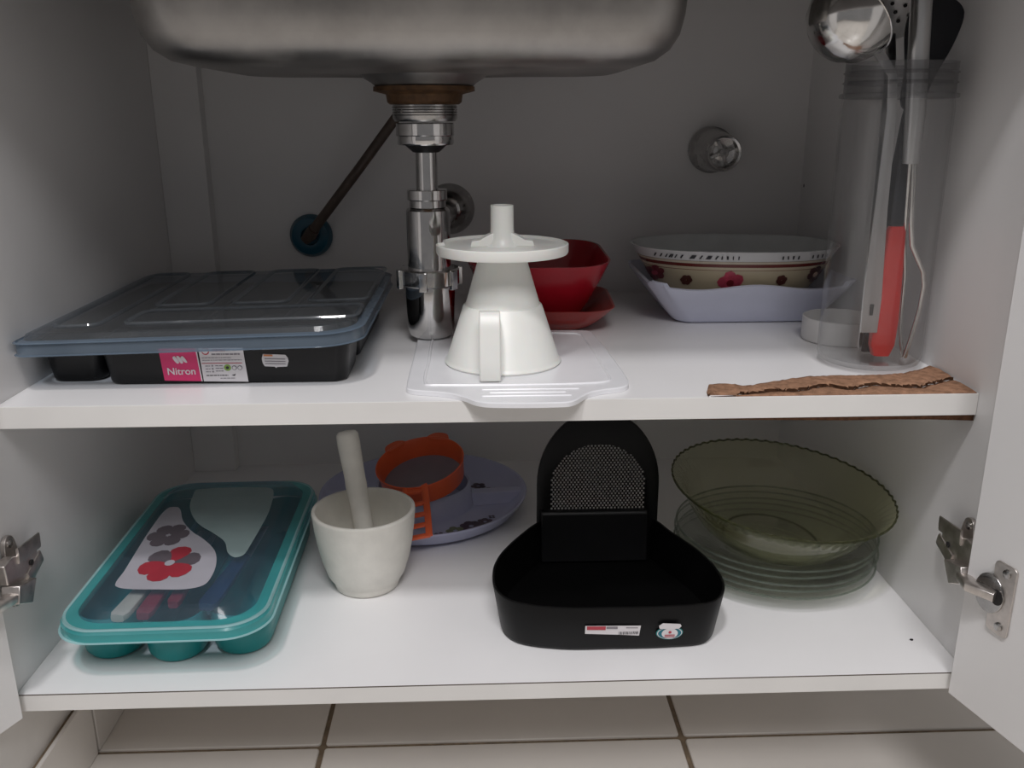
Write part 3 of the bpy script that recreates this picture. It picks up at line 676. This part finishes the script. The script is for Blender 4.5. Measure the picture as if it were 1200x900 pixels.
# ================================================================== jar of utensils and loose lid
JL = (.7475, .1425, H + .0030)
jr = thing('utensil_jar', JL, 'tall clear plastic jar standing on the swollen brown chipboard', 'jar')
jp = [(.0001, .0), (.030, .0), (.0400, .0004), (.0440, .0030), (.0455, .0080), (.0458, .222), (.0452, .2285), (.0445, .2320), (.0440, .2340), (.0440, .2600), (.0425, .2600), (.0425, .2340), (.0438, .2270), (.0444, .2210), (.0441, .0100), (.0420, .0055), (.0001, .0040)]
obj('body', G().lathe(jp, 64, cap0=False, cap1=False), 'jar', jr)
for z in (.2440, .2520):
    obj('neck_thread', G().lathe([(.0440, z - .0016), (.0462, z), (.0440, z + .0016)], 64, cap0=False, cap1=False), 'jarthick', jr)
obj('neck_ring', G().lathe([(.0440, .2310), (.0478, .2320), (.0478, .2350), (.0446, .2360), (.0446, .2605), (.0440, .2605)], 64, cap0=False, cap1=False), 'jarthick', jr)
jb = JL[2] + .0062
# ladle: handle end down, bowl hooked over the rim
ll = (.7440, .1300, .2900)
la = thing('soup_ladle', ll, 'polished steel ladle in the jar with its bowl over the rim', 'ladle')
hb = [(.7370, .1240, .2700), (.7370, .1245, .3000), (.7360, .1250, .3800), (.7360, .1260, .4600), (.7330, .1260, .4900), (.7185, .1195, .5040), (.7125, .1160, .5085)]
obj('handle', sub(G().tube(hb, [1.35, 1.5, 1, .8, .7, .7, .7], 12, flat=(.0058, .0011, (0, 1, .1))), ll), 'steelb', la)
obj('hanging_hole', sub(G().tube([(.7370, .1226, .2860), (.7370, .1227, .2960)], [.8, 1], 10, flat=(.0018, .0003, (0, 1, 0))), ll), 'hole', la)
bp_ = [(.0001, -.0330), (.012, -.0318), (.024, -.0262), (.0335, -.0160), (.0385, -.0040), (.0400, .0040), (.0412, .0042), (.0388, .0040), (.0372, -.0036), (.0323, -.0150), (.023, -.0248), (.0115, -.0303), (.0001, -.0315)]
axis = Vector((.70, .30, .66)).normalized()
bm_ = Matrix.Translation(Vector((.6870, .1140, .5300)) - Vector(ll)) @ axis.to_track_quat('Z', 'Y').to_matrix().to_4x4() @ Matrix.Scale(.90, 4)
obj('bowl', G().lathe(bp_, 48, cap0=False, cap1=False).xf(bm_), 'steelp', la)
# skimmer
kl = (.7500, .1620, jb)
km = thing('skimmer', kl, 'perforated steel skimmer standing in the jar behind the ladle', 'skimmer')
obj('handle', sub(G().tube([(.7500, .1620, jb), (.7490, .1640, .38), (.7480, .166, .5050), (.7480, .172, .5250)], 1, 10, flat=(.0045, .001, (0, 1, 0))), kl), 'steelb', km)
ax2 = Vector((-.10, -.72, -.65)).normalized()
dm = Matrix.Translation(Vector((.7480, .1820, .5560)) - Vector(kl)) @ ax2.to_track_quat('Z', 'Y').to_matrix().to_4x4()
dk = obj('disc', G().lathe([(.0001, -.004), (.025, -.001), (.041, .005), (.0425, .0056), (.041, .0064), (.025, .0006), (.0001, -.003)], 40, cap0=False, cap1=False).xf(dm), 'steelb', km)
for rr, n in ((.009, 6), (.018, 12), (.027, 18)):
    for k in range(n):
        a = 2 * PI * k / n; zz_ = .0006 + max(0, rr - .025) * .37 - (.0036 * (1 - rr / .025) if rr < .025 else 0)
        obj('perforation', G().lathe([(.0001, .0009), (.0018, .0009), (.0018, .0004)], 8).xf(dm @ Matrix.Translation((rr * math.cos(a), rr * math.sin(a), zz_))), 'hole', dk)
# steel tube utensil with bent wire below
ul = (.7790, .1260, jb)
ut = thing('tube_handled_utensil', ul, 'grey steel tube handle with bent wire lower end in the jar', 'utensil')
obj('tube_handle', sub(G().tube([(.7550, .1200, .4180), (.7530, .1190, .4600), (.7470, .1170, .5300), (.7410, .1150, .6000)], [.0068, .0082, .0084, .0086], 20), ul), 'steelb', ut)
obj('wire', sub(G().tube([(.7570, .1200, .4300), (.7620, .1210, .3700), (.7660, .1220, .3480), (.7790, .1230, .3250), (.7822, .1240, .3120), (.7815, .1250, .2900), (.7770, .1260, .2600), (.7740, .1265, jb)], .0023, 12), ul), 'steelp', ut)
obj('wire', sub(G().tube([(.7550, .1230, .4300), (.7620, .1290, .3500), (.7680, .1330, .3200), (.7700, .1340, .2700), (.7735, .1290, jb)], .0020, 12), ul), 'steelp', ut)
# red handled knife, handle down
rl = (.7570, .1290, jb + .002)
rk = thing('red_handled_peeler', rl, 'red handled peeler standing handle down in the jar', 'peeler')
rpth = [(.7520, .1290, jb + .002), (.7523, .1290, jb + .012), (.7530, .1292, .2800), (.7535, .1294, .3200), (.7535, .1297, .3600), (.7535, .1298, .3640)]
obj('handle', sub(G().tube(rpth, [.75, 1.15, 1.2, 1.0, .80, .6], 14, flat=(.0098, .0052, (0, 1, 0))), rl), 'redh', rk)
obj('blade', sub(G().tube([(.7545, .1298, .3620), (.7560, .1310, .4150), (.7560, .1330, .4400)], 1, 10, flat=(.0068, .0008, (0, 1, 0))), rl), 'nylon', rk)
# black spatula
nl = (.7800, .1550, jb)
ns = thing('nylon_spatula', nl, 'black nylon spatula with a rounded blade standing in the jar', 'spatula')
obj('handle', sub(G().tube([(.7500, .1500, jb), (.7540, .1500, .36), (.7620, .1490, .4550), (.7660, .1480, .4760)], 1, 12, flat=(.0060, .0028, (0, 1, 0))), nl), 'nylon', ns)
so = smooth_poly([(-.006, -.006), (.006, -.006), (.012, .020), (.018, .045), (.018, .064), (.008, .071), (-.008, .070), (-.019, .062), (-.020, .045), (-.012, .020)], 5)
sm = Matrix.Translation(Vector((.7620, .1480, .4700)) - Vector(nl)) @ Matrix.Rotation(.20, 4, 'Y') @ Matrix.Scale(1.18, 4) @ Matrix.Rotation(PI / 2, 4, 'X')
obj('blade', G().prism(so, -.0012, .0012).xf(sm), 'nylon', ns, bevel=.0006)
# loose milky lid
wr = G().lathe([(.0001, 0), (.0365, 0), (.0378, .0012), (.0378, .0235), (.0368, .0240), (.0362, .0235), (.0362, .0030), (.0001, .0026)], 56, cap0=False, cap1=False)
tag(obj('jar_lid', wr, 'whitering', loc=(.7570, .2350, H + .0003)), 'milky white jar lid lying open side up behind the clear jar', 'lid')

# ================================================================== bottom shelf: teal cutlery box
TL = (.1125, .166, .0003)
tb = thing('cutlery_box', TL, 'teal cutlery box with a clear printed lid on the bottom shelf', 'box', rot=(0, 0, .02))
for cx in (-.058, .0, .056):
    f = lambda ins, z, hx=.0275, cx=cx: L3(rrect(hx - ins, .133 - ins - (.005 if cx else 0), max(.003, .026 - ins * .8), 7, (cx, .003 + (.003 if cx else 0))), z)
    obj('compartment', G().loft([f(.009, 0), f(.005, .0012), f(.002, .006), f(.0008, .020), f(0, .0420), f(.0015, .0420), f(.0025, .020), f(.005, .008), f(.010, .003)]), 'teal', tb)
tro = rrect(.0855, .1530, .034, 9); tri = rrect(.0795, .1330, .024, 9, (0, .003))
obj('tray_deck', G().loft([L3(tro, .0395), L3(tro, .0455), L3(offset_poly(tro, .004), .0462), L3(tri, .0430), L3(tri, .0415), L3(tro, .0395)], False, False), 'teal', tb)
# inner partition webs between compartments
for x in (-.029, .029): obj('partition', G().box(x - .0022, x + .0022, -.105, .128, .0340, .0428), 'tealdark', tb, bevel=.0006)
lo2 = lambda ins, y=0: rrect(.0885 - ins, .1560 - ins, .037 - min(ins * .5, .02), 10, (0, y))
lr = G().loft([L3(lo2(-.0008), .0413), L3(lo2(0), .0430), L3(lo2(0), .0485), L3(lo2(.003), .0517), L3(lo2(.0125), .0523)], False, False)
lid2 = obj('lid_rim', lr, 'teallid', tb)
dome = G().loft([L3(lo2(.0125), .0523), L3(lo2(.0150), .0555), L3(lo2(.0190), .0600), L3(lo2(.0235), .0617)], False, True)
dm2 = obj('lid_dome', dome, 'cleardome', tb, angle=18)
be = G().loft([L3(lo2(-.0006), .0405), L3(lo2(-.0022), .0413), L3(lo2(-.0006), .0421)], False, False)
be.loft([L3(lo2(.0012), .0510), L3(lo2(.0020), .0527), L3(lo2(.0040), .0521)], False, False)
obj('lid_bead', be, 'beadw', tb)  # paler bead, paints in the highlight along the lid edges
s1 = [(.057, .231), (.068, .231), (.082, .198), (.098, .173), (.116, .153), (.132, .129), (.140, .103), (.142, .079), (.139, .064), (.125, .058), (.102, .059), (.072, .062), (.061, .069), (.060, .094), (.057, .142), (.055, .189)]
s2 = [(.075, .279), (.149, .279), (.159, .270), (.165, .221), (.165, .185), (.163, .137), (.161, .119), (.154, .115), (.145, .125), (.137, .147), (.121, .167), (.102, .187), (.089, .208), (.078, .236), (.074, .262)]
def tl(p): return [(x - TL[0], y - TL[1]) for x, y in p]
pw = obj('printed_panel', G().prism(tl(smooth_poly(s1[::-1], 4)), .0621, .0623), 'printw', dm2); pw['label'] = 'white printed panel with flowers'
obj('printed_panel', G().prism(tl(smooth_poly(s2[::-1], 4)), .0621, .0623), 'printp', dm2)
def petals(cx, cy, r, n, ms, ph):
    for k in range(n):
        a = ph + 2 * PI * k / n; c, s = math.cos(a), math.sin(a); g = []
        for j in range(12):
            q = 2 * PI * j / 12; u = r * .55 + r * .45 * math.cos(q); v = r * .36 * math.sin(q) * (1 + .35 * math.cos(q)); g.append((cx + u * c - v * s - TL[0], cy + (u * s + v * c) * 1.25 - TL[1]))
        obj('printed_petal', G().prism(g, .0624 + k * .00003, .0626 + k * .00003), ms[k % len(ms)], pw)
petals(.0775, .165, .0200, 6, ['printg'], .1)
petals(.0970, .106, .0270, 6, ['printg', 'printr', 'printg', 'printr', 'printr', 'printr'], .35)
obj('flower_eye', G().prism([(.0970 + .0045 * math.cos(a) - TL[0], .106 + .0055 * math.sin(a) - TL[1]) for a in [2 * PI * k / 12 for k in range(12)]], .0630, .0632), 'printw', pw)
# cutlery lying inside the box
def cutlery(x0, y0, x1, y1, m, label, wd):
    p = [(x0, y0, .0520), (x0 + (x1 - x0) * .06, y0 + (y1 - y0) * .06, .0520), ((x0 + x1) / 2, (y0 + y1) / 2, .0510), (x1, y1, .0500)]
    l0 = (x0, y0, .042); t = thing('table_knife', l0, label, 'cutlery', group='cutlery inside the teal box')
    obj('handle', sub(G().tube(p, [.7, 1, .9, .7], 12, flat=(wd, .0035, (0, 0, 1))), l0), m, t)
    d = Vector((x1 - x0, y1 - y0, 0)); e = Vector((x1, y1, .0500)) + d * .7
    obj('blade', sub(G().tube([(x1, y1, .0500), tuple(e)], [.8, .4], 10, flat=(wd, .0006, (0, 0, 1))), l0), 'steelb', t)
cutlery(.0780, .030, .0850, .125, 'cream', 'cream handled cutlery piece under the clear lid of the teal box', .0080)
cutlery(.0985, .032, .0985, .130, 'printr', 'red handled cutlery piece beside the cream handle in the teal box', .0075)
cutlery(.1180, .050, .1150, .140, 'printr', 'red handled cutlery piece beside the navy handle in the teal box', .0060)
cutlery(.1480, .045, .1560, .140, 'navy', 'navy handled cutlery piece in the teal box', .0090)

# ================================================================== mortar and pestle
ML = (.2690, .1740, .0003)
mp = [(.0001, 0), (.0290, 0), (.0318, .0010), (.0330, .0045), (.0338, .0085), (.0352, .0098), (.0390, .0160), (.0440, .0320), (.0475, .0500), (.0500, .0680), (.0512, .0815), (.0512, .0835), (.0500, .0845), (.0475, .0840), (.0462, .0800), (.0440, .0640), (.0395, .0430), (.0310, .0220), (.0180, .0110), (.0001, .0085)]
tag(obj('mortar', G().lathe(mp, 64, cap0=False, cap1=False), 'stone', loc=ML, angle=60), 'white stone mortar beside the teal box', 'mortar')
pa = Vector((.2735, .1760, .0135)); pb = Vector((.2515, .2060, .1545)); pv = pb - pa; pr = []
for t, r in ((0, .004), (.02, .0080), (.07, .0112), (.16, .0112), (.3, .0098), (.5, .0098), (.62, .0108), (.66, .0104), (.72, .0106), (.9, .0114), (.975, .0110), (.995, .0085), (1, .004)):
    pr.append((pa + pv * t - pa, r))
tag(obj('pestle', G().tube([p for p, r in pr], [r for p, r in pr], 28), 'stone', loc=pa, angle=60), 'white stone pestle leaning in the mortar', 'pestle')

# ================================================================== lilac divided plate and orange strainer
PL = (.3160, .3560, .0003)
dpl = thing('divided_plate', PL, 'lilac round divided plate with plum flowers behind the mortar', 'plate')
pp = [(.0001, 0), (.095, 0), (.104, .0012), (.1150, .0080), (.1235, .0205), (.1245, .0215), (.1250, .0235), (.1225, .0232), (.1130, .0125), (.1030, .0052), (.0640, .0045), (.0605, .0065), (.0560, .0330), (.0548, .0342), (.0532, .0335), (.0500, .0090), (.0001, .0080)]
obj('plate_body', G().lathe(pp, 80, cap0=False, cap1=False), 'lilacp', dpl)
for a in (.10, PI - .05, PI / 2 + .1):
    g = G().loft([[(.056 + k * .0635, y * (1 - .15 * k), z) for y, z in ((-.0150, .0040), (-.0100, .0190), (.0060, .0190), (.0110, .0040))] for k in (0, .5, 1.0)]).xf(Matrix.Rotation(a, 4, 'Z'))
    obj('divider', g, 'lilacp', dpl, bevel=.0015)
def pflower(cx, cy, r, n, m, z=.0056):
    g = G()
    for k in range(n):
        a = k * 2 * PI / n + cx * 50; g.add([(cx + r * .6 * math.cos(a) + r * .42 * math.cos(q), cy + r * .6 * math.sin(a) + r * .42 * math.sin(q), z + k * .00002) for q in [2 * PI * j / 9 for j in range(9)]], [tuple(range(9))])
    obj('printed_flower', g, m, dpl)
pflower(.058, -.066, .0135, 7, 'flow'); pflower(.074, -.055, .0095, 6, 'flow'); pflower(.040, -.077, .011, 5, 'flowgreen'); pflower(.022, -.086, .006, 4, 'flow'); pflower(.082, -.042, .0045, 4, 'flow')
pflower(.082, .034, .0115, 6, 'flow'); pflower(.066, .050, .010, 5, 'flow'); pflower(.096, .026, .006, 4, 'flowgreen'); pflower(-.080, .030, .013, 6, 'flow'); pflower(-.062, -.072, .010, 5, 'flow')
# strainer tilts forward on the plate's centre cup
SL = (.3160, .3330, .0590)
st = thing('strainer', SL, 'orange plastic strainer resting on the cup of the lilac plate', 'strainer', rot=(math.radians(12), math.radians(-9), math.radians(4)))
ring = [(.0470, -.0120), (.0500, .0100), (.0512, .0125), (.0525, .0120), (.0515, .0095), (.0485, -.0130)]
obj('ring', G().lathe(ring + [ring[0]], 64, cap0=False, cap1=False), 'orange', st)
obj('sieve', G().lathe([(.0001, -.0150), (.030, -.0140), (.0475, -.0118), (.030, -.0143), (.0001, -.0153)], 48, cap0=False, cap1=False), 'sieve', st)
for a in (PI / 2 + .58, PI / 2 - .50):
    ear = smooth_poly([(-.014, .049), (.014, .049), (.008, .060), (-.008, .060)], 4)
    obj('ear', G().prism(ear, .0085, .0120).xf(Matrix.Rotation(a - PI / 2, 4, 'Z')), 'orange', st)
hs_ = obj('handle', G().tube([(-.0195, -.0480, .0105), (-.0195, -.0900, .0035), (-.0185, -.1200, -.0035)], 1, 12, flat=(.0024, .0022, (0, 0, 1))), 'orange', st)
obj('handle_rail', G().tube([(.0030, -.0480, .0105), (.0030, -.0900, .0035), (.0020, -.1200, -.0035)], 1, 12, flat=(.0038, .0022, (0, 0, 1))), 'orange', hs_)
for y, z in ((-.0745, .0065), (-.0905, .0035), (-.1050, .0002), (-.1195, -.0034)):
    obj('rung', G().tube([(-.0195, y, z), (.0030, y, z)], 1, 10, flat=(.0030, .0018, (0, 0, 1))), 'orange', hs_)
obj('thumb_tab', G().prism(smooth_poly([(-.0215, -.044), (-.0215, -.056), (-.015, -.0575), (-.003, -.0575), (.0055, -.056), (.0055, -.044), (-.004, -.0500), (-.013, -.0500)], 3), .0075, .0110), 'orange', hs_)

# ================================================================== black caddy
KL = (.503, .120, .0003)
kd = thing('counter_caddy', KL, 'black rounded triangular caddy with arched perforated back on the bottom shelf', 'caddy')
rim = [(.3965, .110), (.3985, .072), (.4150, .0500), (.4550, .0385), (.5030, .0370), (.5520, .0375), (.5900, .0435), (.6070, .0690), (.6085, .106), (.6010, .138), (.5905, .164), (.5800, .188), (.5745, .2040), (.5690, .2130), (.5600, .2170), (.5030, .2180), (.4560, .2180), (.4485, .2140), (.4400, .2045), (.4290, .188), (.4150, .164), (.4030, .138)]
rim = [(x - KL[0], y - KL[1]) for x, y in rim]
# outline runs counter-clockwise
rs_ = smooth_poly(rim, 6)
k2 = lambda d, z: L3(offset_poly(rs_, d), z)
g = G().loft([k2(.0120, 0), k2(.0085, .0010), k2(.0070, .0035), k2(0, .0460), k2(.0004, .0472), k2(.0022, .0472), k2(.0085, .0050), k2(.0110, .0035)])
tray = obj('tray', g, 'blackm', kd, angle=50)
obj('recess_shade', G().loft([k2(.0024, .0466), k2(.0088, .0056), k2(.0114, .0041)], False, True), 'shadeblack', kd, angle=50)  # darker inside skin, paints the shade of the tray's recess
# arched back: solid border, perforated field of real holes
AY = .0925
def arch(hw, z0, zs, zt, n=28):
    p = [(hw, z0), (hw, (z0 + zs) / 2)]
    for k in range(n + 1):
        a = PI * k / n; p.append((hw * math.cos(a), zs + (zt - zs) * math.sin(a)))
    p += [(-hw, (z0 + zs) / 2), (-hw, z0)]
    return p
ao = arch(.0640, .0300, .0880, .1690); ai = arch(.0515, .0300, .0850, .1335)
kx = .0055
A3 = lambda o, y: [(x + kx, y, z) for x, z in o]
fr = G().loft([A3(ao, AY + .0035), A3(ao, AY), A3(arch(.0625, .0300, .0880, .1675), AY - .0012), A3(ai, AY - .0012), A3(ai, AY + .0035), A3(ao, AY + .0035)], False, False)
fr_o = obj('back_arch', fr, 'blackm', kd, angle=50)
p_ = .00372; hs2 = .00098; pg = G()
for i in range(-15, 16):
    for j in range(-1, 34):
        for sft in (0,):
            x = i * p_ + (p_ / 2 if j % 2 else 0); z = .0560 + j * p_ * .72
            if z > .134: continue
            a, b = p_ / 2, p_ * .36
            lim = .0530 * (1 if z < .085 else math.sqrt(max(0, 1 - ((z - .085) / .0500) ** 2)))
            if abs(x) > lim + .001: continue
            h_ = hs2 if abs(x) < lim - .003 else 0
            o4 = [(x - a, z - b), (x + a, z - b), (x + a, z + b), (x - a, z + b)]; i4 = [(x - h_, z - h_), (x + h_, z - h_), (x + h_, z + h_), (x - h_, z + h_)]
            vs_ = [(q + kx, AY + .0005, r) for q, r in o4 + i4]
            pg.add(vs_, [(0, 1, 5, 4), (1, 2, 6, 5), (2, 3, 7, 6), (3, 0, 4, 7)] if h_ else [(0, 1, 2, 3)])
pf = obj('perforated_panel', pg, 'blackm', fr_o); pf['kind'] = 'stuff'
# pocket in front of the arch
pk = [(.0915, .0615), (.0855, .0615), (.0830, .0590), (.0790, .0130), (.0780, .0060), (.0915, .0060)]
g = G().loft([[(x + kx - .004, y, z) for y, z in pk] for x in (-.0560, -.0530, .0530, .0560)])
obj('pocket', g, 'blackp', kd, bevel=.0012)
# shallow thumb recess plate and stickers on the front wall
def kf(x, z, e):    # point on the leaning front wall near its flat middle
    yy = -.0832 + .0070 * (1 - (z - .0035) / .0425) + .0000
    bow = 0 if abs(x) < .05 else (abs(x) - .05) ** 2 * 6.5
    return (x, yy + bow - e, z)
def kpoly(name, pts, m, e=.0006, t=.0002, par=tray):
    return obj(name, G().loft([[kf(x, z, e) for x, z in pts], [kf(x, z, e + t) for x, z in pts]]), m, par)
bs = kpoly('barcode_sticker', [(-.0265, .0292), (-.0265, .0205), (.0060, .0185), (.0215, .0172), (.0225, .0282)], 'paper', .0012); bs['label'] = 'narrow red and white barcode sticker'
kpoly('red_print', [(-.0250, .0288), (-.0250, .0250), (-.0085, .0245), (-.0085, .0284)], 'redink', .0016, par=bs)
kpoly('grey_print', [(-.0078, .0280), (-.0078, .0258), (.0020, .0254), (.0020, .0278)], 'inkg', .0016, par=bs)
random.seed(3)
for k in range(14):
    x = .0035 + k * .00125; kpoly('bar', [(x, .0220), (x, .0190), (x + random.choice((.0004, .0007)), .0190), (x + random.choice((.0004, .0007)), .0220)], 'ink', .0016, par=bs)
kpoly('print_line', [(.0095, .0268), (.0095, .0262), (.0200, .0258), (.0200, .0264)], 'inkg', .0016, par=bs)
oc = (.0485, .0195)
sv = kpoly('oval_sticker', [(oc[0] + .0120 * math.cos(a), oc[1] + .0072 * math.sin(a)) for a in [2 * PI * k / 28 for k in range(28)]], 'teal', .0014); sv['label'] = 'oval green and white sticker with a torn paper label'
kpoly('oval_ring', [(oc[0] + .0112 * math.cos(a), oc[1] + .0065 * math.sin(a)) for a in [2 * PI * k / 28 for k in range(28)]], 'paper', .0018, par=sv)
kpoly('oval_band', [(oc[0] + .0104 * math.cos(a), oc[1] + .0058 * math.sin(a)) for a in [2 * PI * k / 28 for k in range(28)]], 'tealdark', .0021, par=sv)
kpoly('oval_field', [(oc[0] + .0072 * math.cos(a), oc[1] + .0056 * math.sin(a)) for a in [2 * PI * k / 28 for k in range(28)]], 'paper', .0024, par=sv)
kpoly('red_mark', [(oc[0] + .0014 * math.cos(a), oc[1] + .0016 + .0014 * math.sin(a)) for a in [2 * PI * k / 10 for k in range(10)]], 'redink', .0028, par=sv)
for z in (-.0012, -.0030): kpoly('print_line', [(oc[0] - .0045, oc[1] + z), (oc[0] - .0045, oc[1] + z - .0007), (oc[0] + .0045, oc[1] + z - .0007), (oc[0] + .0045, oc[1] + z)], 'redink', .0028, par=sv)
kpoly('torn_label', [(oc[0] - .0095, .0252), (oc[0] - .0102, .0285), (oc[0] - .0070, .0312), (oc[0] - .0010, .0308), (oc[0] + .0085, .0298), (oc[0] + .0098, .0275), (oc[0] + .0080, .0250), (oc[0] + .0010, .0242)], 'paper', .0026, par=sv)

# ================================================================== glass plates and bowl
GP = (.6925, .1945)
names = ['pale glass plate at the bottom of the glass stack', 'pale glass plate second from the bottom of the glass stack', 'pale glass plate in the middle of the glass stack', 'pale glass plate second from the top of the glass stack', 'pale glass plate topmost of its stack under the olive bowl']
gp = [(.0001, .0022), (.056, .0022), (.058, 0), (.061, 0), (.064, .0016), (.074, .0050), (.086, .0120), (.0985, .0168), (.1010, .0172), (.1015, .0184), (.1005, .0192), (.0975, .0190), (.085, .0145), (.072, .0075), (.062, .0046), (.0001, .0046)]
for i in range(5):
    pl_ = tag(obj('glass_plate', G().lathe(gp, 80, cap0=False, cap1=False), 'glassc', loc=(GP[0] + (.0006, -.0012, .0010, -.0008, .0004)[i], GP[1] + (0, .001, -.0012, .0006, .0)[i], .0003 + i * .0072), angle=70), names[i], 'plate', 'stacked glass plates')
    obj('rim_edge', G().lathe([(.1012 + .0011 * math.cos(q), .0184 + .0011 * math.sin(q)) for q in [2 * PI * k / 6 for k in range(7)]], 80, cap0=False, cap1=False), 'glassedge', pl_)
gb = [(.0001, .0030), (.044, .0030), (.0465, 0), (.0495, 0), (.0520, .0028), (.0600, .0065), (.0760, .0180), (.0880, .0330), (.0945, .0440), (.0975, .0490), (.1020, .0545), (.1075, .0600), (.1090, .0612), (.1094, .0622), (.1084, .0628), (.1062, .0620), (.1005, .0570), (.0955, .0515), (.0920, .0450), (.0855, .0345), (.0740, .0205), (.0585, .0095), (.050, .0062), (.0001, .0060)]
def flute(k, a, r, z):
    w_ = 0
    if r > .0945: w_ = min(1, (r - .0945) / .010)
    s = math.cos(a * 62)
    return r * (1 + .0030 * w_ * s), z + .0011 * w_ * s * (1 if k < 13 else -.6)
gbo = obj('glass_bowl', G().lathe(gb, 496, mod=flute, cap0=False, cap1=False), 'glassg', loc=(.6830, .1760, .0400), angle=75)
gbo.rotation_euler = (math.radians(4.5), math.radians(4.5), 0)
tag(gbo, 'olive green glass bowl with a fluted rim on the stacked plates', 'bowl')
rim_path = [[], [], [], []]
rg_ = G(); nn_ = 496; loops_ = []
for i in range(nn_):
    a = 2 * PI * i / nn_; s_ = math.cos(a * 62); rr = .1092 * (1 + .0030 * s_); zc = .0620 + .0005 * s_
    loops_.append([((rr + .0011 * math.cos(q)) * math.cos(a), (rr + .0011 * math.cos(q)) * math.sin(a), zc + .0011 * math.sin(q)) for q in (PI / 4, 3 * PI / 4, 5 * PI / 4, 7 * PI / 4)])
rg_.loft(loops_ + [loops_[0]], False, False)
obj('rim_edge', rg_, 'glassdark', gbo, angle=80)
def torus(R_, r_, z, n=72): return G().lathe([(R_ + r_ * math.cos(q), z + r_ * math.sin(q)) for q in [2 * PI * k / 6 for k in range(7)]], n, cap0=False, cap1=False)
obj('foot_ring', torus(.0480, .0012, .0016), 'glassdark', gbo)
# crumb on the bottom shelf
cr = G().add([(.0016 * math.cos(a) * (1 + .3 * math.sin(3 * a)), .0012 * math.sin(a), z) for z in (0, .0008) for a in [2 * PI * k / 8 for k in range(8)]], [tuple(range(8)), tuple(range(8, 16))] + [(i, (i + 1) % 8, 8 + (i + 1) % 8, 8 + i) for i in range(8)])
tag(obj('crumb', cr, 'hole', loc=(.7760, .0500, .0001)), 'tiny dark crumb on the bottom shelf near the right panel', 'crumb')
